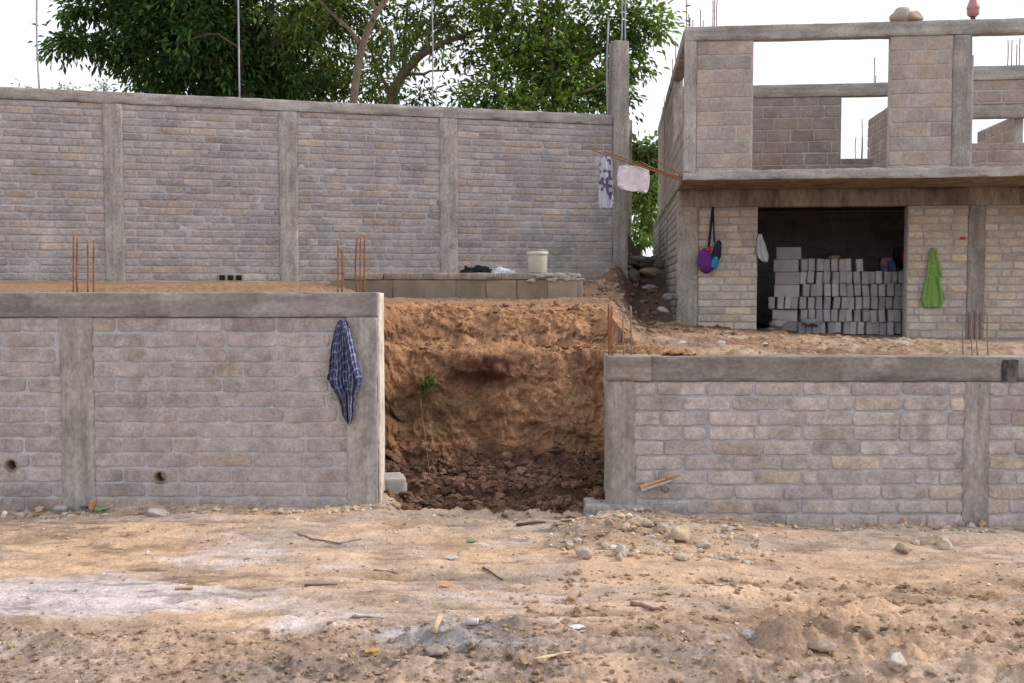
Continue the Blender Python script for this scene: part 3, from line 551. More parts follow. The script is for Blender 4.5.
# upper side wall with an opening next to the corner
FT = Frame(FH.w([(U0, 9.4, 0)])[0], -FH.ey); mb = MB()
masonry(mb, FT, [(0, 6.35, ST + .003, UB - .01)], col=(.36, .31, .265), seed=82, th=.14, **kw); mb.build('side_masonry', [M['brick_house'], M['mortar']], house); mb = MB(); masonry(mb, FT, [(6.6, 9.22, ST + .003, UB - 1.15)], col=(.36, .31, .265), seed=82, th=.14, **kw); mb.build('side_masonry', [M['brick_house'], M['mortar']], house)
beam('column', house, FT, 6.352, 6.598, -.01, .16, ST + .002, UB - .006, (.40, .35, .3), res=.08, amp=.006, vary=.2, seed=83)
beam('column', house, FT, 3.0, 3.22, -.012, .1, ST + .002, UB - .006, (.40, .35, .3), res=.08, amp=.006, vary=.2, seed=84)
beam('ring_beam', house, FT, 0, 9.22, -.015, .16, UB - .002, UT - .01, (.33, .29, .25), m='beam', res=.08, amp=.008, vary=.3, seed=85)
rr = []
for t_, sgn in ((.5, 1), (.7, 1), (3.0, 1), (3.15, 1), (4.5, 1), (6.2, 1), (6.35, 1), (9.2, 1), (9.3, 1)):
    b = FH.w([(U0 + .06 + random.uniform(-.04, .06), t_, UT - .05)])[0]; e = b + np.array([random.uniform(-.02, .02), 0, random.uniform(.35, .8)]); rr.append((b, e))
rods(house, rr, r=.008)
rr = []
for px, y1 in ((690, 18), (693, 19.5), (700.5, 10), (703, 21), (712.8, 1), (714.5, 0), (717, 0)):
    s, z = FH.hit(px, y1, .08); b = FH.w([(s, .08 + random.uniform(-.04, .04), z)])[0]; a = b.copy(); a[2] = UT - .02; rr.append((a, b))
rods(house, rr, r=.007)
rr = []
for px, y0, y1, t_ in ((874.5, 83, 57, 3.3), (876, 83, 75, 3.3), (856, 158, 137, 5.0), (862, 158, 119, 5.0), (862.5, 158, 137, 5.2), (1008, 66, 40, 3.3), (1012, 66, 40, 3.35), (1020, 66, 38, 3.4), (1017, 66, 44, 3.3)):
    s, z = FH.hit(px, y1, t_); b = FH.w([(s, t_, z)])[0]; a = b.copy(); a[2] = hz(px, y0, t_) - .05; rr.append((a, b))
rods(house, rr, r=.008)
# starter bars left poking out of the balcony slab to the left; the two cloths hang on them
def bar(px, py): s, z = FH.hit(px, py, -1.2); return FH.w([(s, -1.2, z)])[0]
for (x1, y1, x2, y2, dt) in ((592, 150, 688, 181, 0), (604, 151, 688, 179, .05), (610, 157, 688, 184, -.06), (640, 160, 688, 183, .1), (652, 158, 689, 178, .03)):
    A_ = bar(x1, y1); B_ = bar(x2, y2); A_[1] += dt; B_[1] += dt; rods(house, [(A_, B_)], r=.008)
# a concrete step by the right end of the facade
beam('step', house, FH, hs_(903), END, -.5, -.03, .3, hz(950, 341, -.5), (.42, .38, .34), m='mortar', res=.06, r=.03, amp=.02, vary=.2, seed=91)
# bars leaning in front of the right column
rr = []
for px, y1 in ((968, 311), (971.5, 313), (975, 311), (980, 313)):
    s, z = FH.hit(px, y1, -.06); b = FH.w([(s, -.06, z)])[0]; a = b.copy(); a[2] = .7; rr.append((a, b))
rods(house, rr, r=.006)
mb = MB(); s, z = FH.hit(963, 238, -.02); rbox(mb, FH, s - .035, s + .035, -.032, -.003, z - .025, z + .02, col=(.45, .03, .05), r=.008, amp=.004, res=.01); o = mb.build('junction_box', M['plastic'], house); o['label'] = 'small red box'
# ---------------------------------------------------------------- the stack of concrete blocks in the doorway
mb = MB(); rbox(mb, ID, -.049, .049, -.195, .195, 0, .194, col=(.42, .40, .41), r=.008, amp=.003, res=.03)
blk = mb.build('concrete_block', M['block']); me_blk = [blk.data]
for q, cc in enumerate([(.37, .35, .36), (.50, .475, .48), (.43, .39, .375)]):
    mb = MB(); rbox(mb, ID, -.049, .049, -.195, .195, 0, .194, col=cc, r=.007, amp=.004, res=.03, seed=q + 3); tmp = mb.build('concrete_block', M['block']); me_blk.append(tmp.data); bpy.data.objects.remove(tmp)
used = False
ordn = ['first', 'second', 'third', 'fourth', 'fifth', 'sixth', 'seventh', 'eighth', 'ninth', 'tenth', 'eleventh', 'twelfth', 'thirteenth', 'fourteenth', 'fifteenth', 'sixteenth', 'seventeenth', 'eighteenth', 'nineteenth', 'twentieth']
GB = 'grey concrete blocks stacked inside the doorway'
yawH = math.atan2(-.103, 1)
def put_block(s, t, z, rot, label):
    global used
    o = blk if not used else blk.copy()
    if used: COL.objects.link(o)
    used = True; o.data = random.choice(me_blk); o.location = FH.w([(s, t, z)])[0]; o.rotation_euler = rot
    tag(o, label, 'concrete block', GB)
TS = .75
def sx(zx, zy): return FH.hit(768 + zx / 4, 170 + zy / 4, TS)
rowsz = [635, 585, 532, 480, 430, 378]; z0 = FL
zrow = [FL + .205 * k for k in range(7)]
ztop = {k: zrow[k] for k in range(7)}
# base row so that row tops match: offset of the first row
off = sx(300, 585)[1] - (FL + .2 * 2)
for k in range(6):
    zz = FL + .002 + .2 * k
    a = sx(130, 500)[0]; last = 15 if k < 5 else 8; n = 0; s = a + .05 + random.uniform(-.035, .035); gone = []
    left_extra = 4 if k in (2,) else 0
    s -= left_extra * .112
    xi = -left_extra
    nt_ = 0
    while xi < last:
        if k == 5 and xi == 7: s += .05
        lab = '%s grey block from the left in the %s row up of the doorway stack' % (ordn[nt_], ordn[k]); nt_ += 1
        lean = random.uniform(-3, 3) + (-3.5 if k % 2 and xi > 5 else 0) + (2.5 if k in (2, 4) and xi < 6 else 0)
        put_block(s + random.uniform(-.004, .004), TS + .2 + random.uniform(-.05, .03), zz + random.uniform(0, .012), (R(random.uniform(-1.5, 1.5)), R(lean), yawH + R(random.uniform(-5, 5))), lab)
        s += .114 + random.uniform(-.001, .007) + (.03 if random.random() < .07 else 0); xi += 1
# blocks turned side-on at the left end
s_l = sx(75, 500)[0]
def side_on(s, z, lab, flat=False):
    put_block(s, TS + .1, z, ((R(0)), R(90) if flat else 0, yawH + R(90 + random.uniform(-3, 3))), lab)
for kk, lab in ((0, 'lowest of the side-on grey blocks at the left end of the doorway stack'), (1, 'second lowest side-on block at the left end of the doorway stack'), (3, 'middle side-on grey block above the four upright ones, left end of stack'), (5, 'large side-on block near the top of the left end of the doorway stack')):
    side_on(s_l + random.uniform(-.02, .02), FL + .002 + .2 * kk - (.0), lab)
side_on(s_l + .02, FL + .802, 'flat broken block below the large side-on block, left end of stack')
side_on(s_l + .03, FL + .002 + 1.2, 'topmost grey block at the left end of the doorway stack')
GR = 'broken lumps around the block stack'
for (px, py, r, col, lab) in ((777, 323, .17, (.42, .39, .36), 'pale crumpled lump at the bottom left corner inside the doorway'), (772, 330, .12, (.36, .33, .31), 'smaller grey lump under the pale one at the doorway corner'), (812, 322, .16, (.33, .32, .33), 'grey rounded lump leaning on the lower left of the block stack'), (834, 263.5, .1, (.36, .27, .17), 'yellowish broken piece lying on top of the block stack')):
    s_, z_ = FH.hit(px, py, .55 if py > 300 else 1.0); z_ = max(z_, FL + r * .3) if py > 300 else FL + 1.235; mb = MB(); c_ = FH.w([(s_, .55 if py > 300 else 1.0, z_)])[0]; rock(mb, c_, (r, r * .8, r * .45), 3, int(px), col, 0, .5, True)
    tag(mb.build('rubble_lump', M['stone'], loc=c_), lab, 'rubble', GR)
# ---------------------------------------------------------------- stones and rubble (things)
def stone(px, py, wpx, hpx, label, col=(.42, .34, .27), Yd=None, facet=False, seed=None, group=None, sink=.5, name='stone', cat='stone'):
    seed = seed if seed is not None else int(px * 7 + py)
    p = gpt(px, py) if Yd is None else P(px, py, Yd)
    k = p[1] / F; rx = wpx * k / 2; rz = hpx * k / 2
    mb = MB(); c_ = (p[0], p[1] + rx * .3, p[2] + rz * (1 - sink)); rock(mb, c_, (rx * 1.1, rx * .85, rz * 1.05), 3, seed % 997, col, 0, .5, True, yaw=seed % 6)
    return tag(mb.build(name, M['stone'], loc=(p[0], p[1], p[2])), label, cat, group)
GS = 'loose stones lying in the dirt yard'
for px, py, w_, h_, lab, cl_ in (
    (584, 558, 20, 14, 'smooth pale oval stone alone at the left edge of the stone pile', (.44, .38, .33)),
    (622, 556, 17, 15, 'rounded pale stone in the middle of the stone pile beside a small shard', (.47, .4, .34)),
    (620, 561, 8, 9, 'small pale shard leaning on the rounded stone in the pile', (.5, .43, .37)),
    (605, 549, 9, 9, 'small beige stone just left of the middle of the pile', (.46, .38, .3)),
    (569, 548, 9, 9, 'small tan stone left of the smooth oval stone, higher up', (.45, .36, .27)),
    (681, 541, 24, 20, 'largest cracked tan stone at the right of the stone pile', (.47, .37, .27)),
    (662, 534, 13, 11, 'pinkish stone just behind the largest cracked stone', (.48, .38, .31)),
    (683, 560, 16, 10, 'low pale stone in front of the largest cracked stone', (.45, .37, .29)),
    (703, 548, 14, 9, 'flat pale stone right of the largest cracked stone', (.44, .37, .3)),
    (626, 530, 12, 10, 'tan stone at the back of the pile near the right wall foot', (.44, .35, .26)),
    (648, 528, 13, 11, 'round beige stone behind the pile, closest to the right wall', (.42, .35, .28)),
    (945, 548, 18, 13, 'pale bread-shaped stone on the soil drift by the right wall', (.5, .41, .33)),
    (916, 545, 8, 7, 'small tan stone left of the pale bread-shaped stone', (.46, .36, .27)),
    (903, 553, 15, 10, 'half buried brown stone below the soil drift at right', (.35, .26, .18)),
    (899, 671, 25, 17, 'pale grey angular stone at the bottom right foreground', (.44, .4, .36)),
    (822, 650, 34, 12, 'long grey clod-like stone in the furrow at lower right', (.3, .24, .19)),
    (868, 640, 18, 12, 'brown rounded clod left of the pale grey angular stone', (.3, .22, .16)),
    (750, 642, 20, 10, 'grey cracked flat stone in the lower middle right', (.32, .29, .26)),
    (905, 522, 7, 9, 'small orange pebble against the foot of the right wall', (.5, .3, .16)),
    (962, 523, 9, 9, 'grey pebble against the right wall just before the second column', (.36, .33, .32)),
    (972, 526, 13, 7, 'flat whitish pebble at the right wall foot below the column', (.5, .44, .4)),
    (983, 521, 9, 9, 'tan round pebble right of the flat whitish one at the wall foot', (.46, .34, .22)),
    (38, 508, 12, 9, 'brown stone at the foot of the left wall by the image edge', (.4, .3, .22)),
    (60, 509, 16, 11, 'grey rubble piece at the left wall foot beside the trash', (.34, .32, .32)),
    (155, 517, 20, 9, 'grey crumpled mortar lump below the right drain pipe', (.42, .38, .36)),
    (345, 512, 11, 7, 'small tan stone by the foot of the left wall end column', (.44, .34, .24)),
    (280, 514, 9, 7, 'pale pebble near the foot of the left wall, right half', (.46, .4, .34)),
    (396, 506, 11, 9, 'tan stone at the corner of the left wall end', (.42, .31, .2)),
    (510, 656, 14, 10, 'dark wet clod on the right side of the mud heap', (.2, .16, .13)),
    (470, 648, 12, 9, 'brown clod on top of the mud heap', (.26, .2, .15)),
    (434, 657, 30, 12, 'broad grey lump of mud behind the heap crest', (.25, .215, .18)),
    (148, 555, 5, 5, 'tiny white pebble alone on the left half of the yard', (.65, .6, .55)),
    ):
    stone(px, py, w_, h_, lab, cl_, group=GS)
stone(587, 508, 9, 7, 'pale triangular shard at the foot of the earth bank', (.6, .52, .46), Yd=7.9, facet=True)
mb = MB()
for q, (px, w_) in enumerate(((901, 15), (913, 14))): 
    s, z = FH.hit(px, 14 if q == 0 else 16, .08); rock(mb, FH.w([(s, .08, UT + (.085 if q == 0 else .06))])[0], (w_ / 15 * .19, .14, .15 if q == 0 else .12), 3, q + 5, (.36, .31, .27), 0, .25, True)
s, z = FH.hit(907, 17, .08); tag(mb.build('rubble_lump', M['stone'], loc=FH.w([(s, .08, UT)])[0]), 'lump of broken concrete on top of the upper storey beam', 'rubble')
# bottle over a rod end
s, z = FH.hit(973, 18, .05); bp = FH.w([(s, .05, UT)])[0]; bt = thing('bottle', 'pinkish upturned plastic bottle on top of the upper column', 'bottle', bp)
mb = MB(); lathe(mb, [(.001, .33), (.03, .325), (.055, .30), (.075, .24), (.092, .19), (.094, .17), (.086, .155), (.088, .12), (.08, .08), (.05, .055)], bp, 20, (.42, .2, .2)); mb.build('body', M['plastic'], bt)
mb = MB(); lathe(mb, [(.05, .056), (.035, .05), (.033, .0), (.001, -.001)], bp, 16, (.12, .07, .06)); mb.build('neck', M['plastic'], bt)
mb = MB(); tube(mb, [bp + [0, 0, .32], bp + [0, 0, .5]], .006); mb.build('rod_end', M['rust'], bt)
# big stones as steps in the passage
for k, (px, py, w_, h_, Yd, lab) in enumerate(((640, 262, 30, 12, 18.6, 'dark flat stone highest in the passage beside the tall column'), (634, 276, 14, 18, 17.6, 'dark upright block-like stone at the tall column foot in the passage'), (650, 272, 20, 10, 17.9, 'brown flat stone below the highest one in the passage'), (660, 264, 14, 10, 18.3, 'dark stone tight against the house side in the passage'), (651, 287, 18, 5, 16.4, 'grey slab piece lying across the foot of the passage'), (668, 296, 12, 9, 15.6, 'grey rubble lump beside the house corner in the passage'), (663, 310, 13, 7, 14.6, 'pale flat rubble piece leaning near the house corner'))):
    stone(px, py + h_ / 2, w_, h_, lab, ((.13, .11, .1), (.14, .12, .11), (.2, .14, .1), (.12, .1, .09), (.22, .2, .19), (.2, .18, .17), (.27, .26, .27))[k], Yd=Yd, facet=True, group='rubble stones in the passage', sink=.1)
for px, py, w_, h_, lab, cl_ in ((720, 346, 12, 6, 'grey stone on the upper ground behind the right wall', (.36, .34, .33)), (706, 346, 9, 5, 'small brown stone left of the grey one behind the right wall', (.35, .25, .18)), (683, 345, 10, 4, 'white flat chip on the upper ground near the house corner', (.6, .56, .52)), (640, 350, 8, 5, 'small grey stone behind the left end of the right wall', (.36, .33, .31)), (905, 345, 8, 4, 'pale chip on the upper ground below the green towel', (.55, .52, .5))):
    Yd = 9.5; p = P(px, py, Yd); stone(px, py, w_ * 1.1, h_ * 1.3, lab, cl_, Yd=Yd, group='stones on the upper ground')
# concrete block left over at the left wall end
mb = MB(); fr = Frame(P(386, 500, 7.95), (1, .25, 0)); fr.o[2] = 0
rbox(mb, fr, -.02, .155, 0, .3, -.1, .17, col=(.42, .38, .35), r=.015, amp=.01, res=.03, seed=3); rbox(mb, fr, .157, .18, .02, .3, -.1, .12, col=(.4, .36, .33), r=.01, amp=.01, res=.03)
tag(mb.build('concrete_remnant', M['block'], loc=fr.o), 'pale broken concrete block wedged beside the left wall end', 'concrete block')
# gravel and clods nobody could count
rg = np.random.default_rng(99); mb = MB(); v1, f1 = ICO[1]
def scatter(n, xr, yr, size, colf, dens=None, sub=1):
    vI, fI = ICO[sub]; Vs = []; Cs = []; Fs = []; m = 0
    for k in range(n):
        y = yr[0] + (yr[1] - yr[0]) * rg.random(); x = rg.uniform(*xr) * (y / 7.6 if abs(xr[0]) > 3 else 1)
        if dens is not None and rg.random() > dens(x, y): continue
        s_ = size[0] * (size[1] / size[0]) ** (rg.random() ** 2.2); v = vI * (1 + .25 * rg.normal(size=(len(vI), 1))) * np.array([1, rg.uniform(.6, 1), rg.uniform(.4, .8)]) * s_
        a = rg.uniform(0, 6.3); ca, sa_ = math.cos(a), math.sin(a); v = v @ np.array([[ca, sa_, 0], [-sa_, ca, 0], [0, 0, 1]])
        Vs.append(v + np.array([x, y, gz(x, y) + s_ * .15])); Fs.append(fI + m); m += len(vI); Cs.append(np.tile(colf(), (len(vI), 1)))
    mb.add(np.concatenate(Vs), np.concatenate(Fs), np.concatenate(Cs), 0, smooth=False)
def cg():
    r = rg.random()
    return np.array((.44, .38, .33) if r < .3 else (.34, .25, .17) if r < .7 else (.52, .38, .24) if r < .93 else (.66, .62, .58)) * rg.uniform(.75, 1.15)
scatter(8000, (-4.2, 4.2), (4.0, 7.56), (.003, .014), cg, lambda x, y: .3 + .7 * float(fbm(np.array([[x, y, 0]]), 1.5, 3, 61)[0] > 0))
scatter(900, (.3, 1.7), (6.2, 7.3), (.006, .035), cg)
scatter(900, (-4.2, 4.2), (7.35, 7.58), (.006, .035), cg)
scatter(2000, (.0, 4.2), (4.0, 5.9), (.004, .03), lambda: np.array((.33, .225, .145)) * rg.uniform(.75, 1.2), None, 2)
scatter(2600, (-4.2, .5), (4.0, 4.9), (.003, .02), lambda: np.array((.29, .205, .145)) * rg.uniform(.9, 1.15), None, 2)
scatter(700, (.9, 4.2), (8.0, 12.0), (.008, .03), lambda: cg() * .75)
scatter(500, (1.0, 2.6), (11.0, 19.0), (.02, .09), lambda: np.array((.25, .17, .12)) * rg.uniform(.6, 1.3), None, 2)
tag(mb.build('gravel', M['stone']), 'loose gravel and small clods scattered over the dirt', 'gravel', kind='stuff')
mb = MB(); scatter(2300, (-1.0, .76), (7.62, 8.75), (.008, .06), lambda: np.array((.13, .075, .052)) * rg.uniform(.6, 2.0), lambda x, y: float(sst(7.58, 7.9, np.array([y]))[0]), 2)
scatter(500, (-1.0, .9), (8.75, 10.4), (.006, .035), lambda: np.array((.25, .15, .09)) * rg.uniform(.6, 1.6), None, 2)
tag(mb.build('rubble', M['bank']), 'dark red brown rubble heaped along the foot of the earth bank', 'rubble', kind='stuff')
# ---------------------------------------------------------------- sticks and litter
def stick(pts, r, label, col, cat='stick', name='stick', group='sticks on the dirt yard'):
    Q_ = [gpt(*p) + np.array([0, 0, r * .8]) for p in pts]; Qd = []
    for a, b in zip(Q_[:-1], Q_[1:]): Qd += [a + (b - a) * k / 4 + RNG.normal(size=3) * r * .25 for k in range(4)]
    Qd.append(Q_[-1]); mb = MB(); tube(mb, Qd, np.linspace(r, r * .6, len(Qd)), 7, col, rough=.15)
    tag(mb.build(name, M['wood'], loc=Q_[0]), label, cat, group)
stick([(305, 587), (337, 586)], .008, 'straight dark twig lying level on the left middle of the yard', (.16, .11, .08))
stick([(374, 571), (392, 573), (398, 575)], .006, 'thin dark twig just right of centre-left, slightly bent', (.2, .15, .11))
stick([(483, 569), (503, 581)], .007, 'thin dark twig slanting down right in the middle of the yard', (.13, .1, .08))
stick([(631, 605), (645, 609), (662, 612)], .013, 'thick reddish brown stick in the centre right of the yard', (.3, .17, .13))
stick([(536, 663), (570, 654)], .008, 'pale peeled stick beside the mud heap at the bottom', (.55, .44, .3))
stick([(295, 533), (312, 540), (340, 545), (362, 540)], .006, 'long curved root on the mound before the left wall', (.25, .18, .12))
stick([(517, 527), (545, 524)], .012, 'black burnt stick at the foot of the earth gap', (.06, .05, .045))
stick([(554, 525), (572, 523)], .008, 'short dark stick right of the burnt stick', (.1, .08, .06))
stick([(880, 632), (910, 635)], .009, 'dark grey stick in the furrows at lower right', (.14, .12, .11))
stick([(352, 619), (384, 620)], .007, 'faint grey twig left of the mud heap', (.3, .26, .23))
p = gpt(183, 591); mb = MB(); fr = Frame(p, (1, .15, 0)); rbox(mb, fr, -.05, .06, -.014, .014, 0, .018, col=(.48, .3, .17), r=.007, amp=.003, res=.012); tag(mb.build('wood_chip', M['wood'], loc=p), 'orange brown wood chip on the left half of the yard', 'wood chip')
def litter(px, py, w_, h_, label, col, cat, name, seed=1, Yd=None):
    p = gpt(px, py) if Yd is None else P(px, py, Yd); k = p[1] / F; U, W = np.meshgrid(np.linspace(-1, 1, 14), np.linspace(-1, 1, 10), indexing='ij'); U = U.ravel(); W = W.ravel()
    ra = 1 + .5 * fbm(np.stack([U, W, U * 0 + seed], 1), 1.7, 3, seed); U, W = U * np.sqrt(1 - W * W / 2) * ra, W * np.sqrt(1 - U * U / 2) * ra; q = np.stack([U * w_ * k / 2, W * w_ * k * .35, np.zeros_like(U)], 1); q[:, 2] = h_ * k * (.5 + .6 * fbm(q + seed, 18, 3, seed)) * (1 - .5 * np.abs(W)); q[:, 0] += .012 * fbm(q, 30, 2, seed + 1)
    lo = q.copy(); lo[:, 2] = -.01; g = gridf(14, 10); mb = MB(); mb.add(np.concatenate([q, lo]) + p, [g, g[:, ::-1] + len(q)], col)
    tag(mb.build(name, M['plastic'], loc=p), label, cat)
litter(445, 588, 9, 4, 'bright orange peel on the middle of the yard', (.6, .25, .1), 'litter', 'peel', 2)
litter(576, 631, 16, 5, 'white and bluish plastic scrap on the dirt below centre', (.6, .63, .68), 'litter', 'plastic_scrap', 3)
litter(509, 660, 9, 8, 'rusty orange scrap at the right end of the mud heap', (.5, .2, .09), 'litter', 'scrap', 4)
litter(452, 560, 12, 6, 'grey crushed plastic cup upper middle of the yard', (.42, .42, .42), 'litter', 'plastic_cup', 5)
litter(84, 512, 9, 9, 'black plastic scrap in the trash at the left column foot', (.05, .05, .08), 'litter', 'plastic_scrap', 6)
p = P(92, 506, 7.54); mb = MB(); rock(mb, p, (.026, .012, .055), 3, 7, (.42, .22, .1), 0, .5, True, yaw=.4); tag(mb.build('wrapper', M['plastic'], loc=p), 'orange wrapper standing at the left column foot', 'litter')
litter(102, 512, 15, 5, 'green and white wrapper beside the orange one at the column', (.16, .34, .1), 'litter', 'wrapper', 8)
litter(372, 655, 15, 6, 'yellow brown dead leaf by the grey puddle', (.45, .26, .07), 'leaf', 'dead_leaf', 9)
litter(472, 542, 10, 3, 'small tuft of green weed on the yard', (.12, .2, .06), 'weed', 'weed', 10)
litter(824, 341, 14, 4, 'pale blue plastic bowl on the upper ground before the doorway', (.45, .5, .62), 'bowl', 'bowl', 11, Yd=12.5)
# white capped bottle-like can near the mud heap
p = gpt(471, 625); mb = MB(); d = np.array([1, -.1, 0.02]); tube(mb, [p + d * -.028 + [0, 0, .016], p + d * .02 + [0, 0, .018], p + d * .03 + [0, 0, .018]], [.018, .018, .014], 12, (.5, .48, .46)); o = thing('tin_can', 'small whitish crushed can above the mud heap', 'can', p); mb.build('can_body', M['plastic'], o)
mb = MB(); tube(mb, [p + d * .0302 + [0, 0, .018], p + d * .036 + [0, 0, .018]], [.017, .016], 12, (.8, .8, .8)); mb.build('lid', M['plastic'], o)
p = gpt(437, 640); mb = MB(); q = gpt(433, 633); tube(mb, [gpt(434, 640) + [0, 0, .02], gpt(436, 634) + [0, 0, .035], gpt(440, 628) + [0, 0, .05]], [.016, .014, .018], 9, (.5, .38, .25), rough=.1); tag(mb.build('corn_cob', M['wood'], loc=p), 'tan dried cob standing at the mud heap edge', 'cob')
# plank piece and broken tile at the right wall
s, z = FW.hit(642, 490); p = FW.w([(s, -.05, z)])[0]; a, za1 = FW.hit(641, 489, -.06); b, zb1 = FW.hit(681, 477, -.02)
o = thing('wood_board', 'orange and white painted broken board leaning on the right wall', 'board', p)
A_ = FW.w([(a, -.05, za1)])[0]; B_ = FW.w([(b, -.035, zb1)])[0]; d = (B_ - A_) / np.linalg.norm(B_ - A_); fr = Frame(A_, (1, .03, 0)); L_ = np.linalg.norm(B_ - A_)
def slat(u0, u1, w0, w1, t, col, nm):
    mb = MB(); v, f = [], []; n_ = np.array([-d[2], 0, d[0]]); base = [(u0, w0), (u1, w0 + .012), (u1 - .01, w1), (u0 + .005, w1)]
    for tt in (t, t + .012):
        for (u, w__) in base: v.append(A_ + d * u * L_ + n_ * w__ + np.array([0, tt, 0]))
    f = [(0, 1, 2, 3), (7, 6, 5, 4), (0, 4, 5, 1), (1, 5, 6, 2), (2, 6, 7, 3), (3, 7, 4, 0)]; mb.add(v, np.array(f), col, smooth=False); mb.build(nm, M['wood'], o)
slat(0, .78, -.022, .002, 0, (.42, .40, .38), 'painted_strip'); slat(0, .62, .004, .026, .003, (.6, .33, .14), 'bare_strip'); slat(.66, 1.0, .003, .02, .016, (.33, .17, .09), 'dark_strip')
mb = MB(); s, z = FW.hit(665, 489); V = []; n = 14; a = np.linspace(-math.pi, 0, n)
for rr, t in ((.0, -.003), (.028, -.004), (.03, -.03)): V.append(FW.w(np.stack([s + rr * np.cos(a), np.full(n, t), z + rr * np.sin(a) * 1.1 + .015], 1)))
f = [(k * n + j, k * n + j + 1, (k + 1) * n + j + 1, (k + 1) * n + j) for k in range(2) for j in range(n - 1)]; mb.add(np.concatenate(V), np.array(f)[:, ::-1], (.18, .12, .08)); o2 = mb.build('drain_pipe', M['pipe'], wr); o2['label'] = 'brown broken clay pipe end'
# ---------------------------------------------------------------- cloth
def cloth(name, label, cat, fr, rows, t=-.04, depth=.03, folds=3, colf=None, nu=44, nv=60, seed=0, parent=None, thick=.005, group=None):
    """rows: list of (py, pxl, pxr, number of folds weight) down the hanging cloth"""
    rows = np.array(rows, float); k = np.linspace(0, 1, nv); yy = rows[0, 0] + (rows[-1, 0] - rows[0, 0]) * k
    xl = np.interp(yy, rows[:, 0], rows[:, 1]); xr = np.interp(yy, rows[:, 0], rows[:, 2]); V = []; C_ = []
    u = np.linspace(0, 1, nu)
    for j in range(nv):
        px = xl[j] + (xr[j] - xl[j]) * u; ph = 2 * math.pi * folds * u + .8 * math.sin(k[j] * 3 + seed) + seed
        env = min(1, .35 + 1.2 * k[j]); fo = depth * env * (np.sin(ph) * .6 + .3 * np.sin(ph * 2.3 + 1.7 + 2 * k[j])) * (1 if len(rows) else 1)
        sl = np.array([fr.hit(a, yy[j], t) for a in px]); q = np.stack([sl[:, 0], t - depth - fo, sl[:, 1]], 1)
        q[:, 1] += depth * .9 * (np.abs(u - .5) * 2) ** 3
        if j > nv - 4: q[:, 2] += .01 * np.sin(ph)
        V.append(fr.w(q)); C_.append(np.array([colf(a, k[j]) for a in u]) if colf else np.ones((nu, 3)) * .5)
    V = np.concatenate(V); C_ = np.concatenate(C_); V += .012 * np.stack([fbm(V, 9, 4, seed + k_, gain=.6) for k_ in range(3)], 1); V -= fr.ey * (.012 * np.abs(fbm(V, 16, 3, seed + 7, sx=(1.6, 1, .6))))[:, None]
    g = gridf(nv, nu); B2 = V + fr.ey * thick; n = len(V); mb = MB()
    rim = []
    for j in range(nv - 1):
        for e in (0, nu - 1): a = j * nu + e; rim.append((a, a + nu, a + nu + n, a + n) if e else (a, a + n, a + nu + n, a + nu))
    for i in range(nu - 1):
        for e in (0, nv - 1): a = e * nu + i; rim.append((a, a + 1, a + 1 + n, a + n))
    mb.add(np.concatenate([V, B2]), [g, g[:, ::-1] + n, np.array(rim)], np.concatenate([C_, C_]))
    if parent is not None: return mb.build(name, M['cloth'], parent)
    return tag(mb.build(name, M['cloth'], loc=V[nu // 2]), label, cat, group)
def plaid(u, v):
    c_ = np.array((.042, .056, .14)); x = (u * 1.9 + .25 * v + .05 * math.sin(9 * v)) % .25 / .25; y = (v * 2.6 + .35 * u + .04 * math.sin(12 * u)) % .22 / .22
    if x < .17: c_ = c_ * .25 + np.array((.36, .38, .5)) * .75
    if y < .16: c_ = c_ * .4 + np.array((.35, .38, .5)) * .6
    if .5 < x < .66: c_ = c_ * .55
    if v > .72: c_ = c_ * .55 + np.array((.1, .085, .1)) * .6
    return c_
pc = cloth('cloth', 'blue plaid cloth hanging from a nail on the left wall end column', 'cloth', FW, [(320, 339, 346), (326, 336, 349), (345, 332, 351), (370, 328.5, 353), (378, 328, 354), (386, 331.5, 354.5), (395, 337, 354.5), (405, 341, 354.5), (415, 342.5, 354), (423, 347, 351)], folds=2.7, depth=.034, colf=plaid, nu=60, nv=110, seed=3)
cloth('fold', None, None, FW, [(328, 343, 350), (345, 345, 354), (362, 347, 357), (374, 349, 361), (383, 350, 363.5), (388, 350, 360), (396, 351, 355)], folds=1.4, depth=.03, t=-.075, colf=lambda u, v: plaid(u * .5 + .3, v * .8 + .1), nu=36, nv=70, seed=8, parent=pc)
cloth('towel', 'bright green towel hanging on the house wall right of the doorway', 'towel', FH, [(248, 930.5, 933), (254, 928.5, 936), (263, 927.5, 939), (276, 926.5, 942.5), (278, 926, 939), (290, 922.5, 942), (301, 920.5, 943), (307, 923, 941)], folds=2.2, depth=.04, colf=lambda u, v: np.array((.25, .43, .12)) * (1.15 if .28 < v < .33 and u < .7 else 1) * (.95 + .1 * math.sin(u * 20)), seed=1, nu=40, nv=70)
cloth('shirt', 'patterned white and purple shirt hanging at the end of the bars', 'shirt', Frame(bar(605, 155), (1, 0, 0)), [(157, 603, 611), (162, 600, 612), (180, 599, 612.5), (202, 598.5, 613), (208, 600, 612)], folds=1.6, depth=.035, seed=4, t=-.01,
      colf=lambda u, v: np.array((.44, .43, .52)) if vn(np.array([[u * 5, v * 14, 1.]]), 3)[0] < .25 else np.array((.13, .1, .18)))
cloth('cloth', 'plain pinkish white cloth draped over the bars beside the house', 'cloth', Frame(bar(634, 168), (1, 0, 0)), [(166, 619, 634), (170, 618, 649), (176, 617, 650), (186, 617.5, 649), (190, 621, 648), (193, 640, 647)], folds=1.3, depth=.035, seed=6, t=-.01, colf=lambda u, v: np.array((.66, .61, .65)))
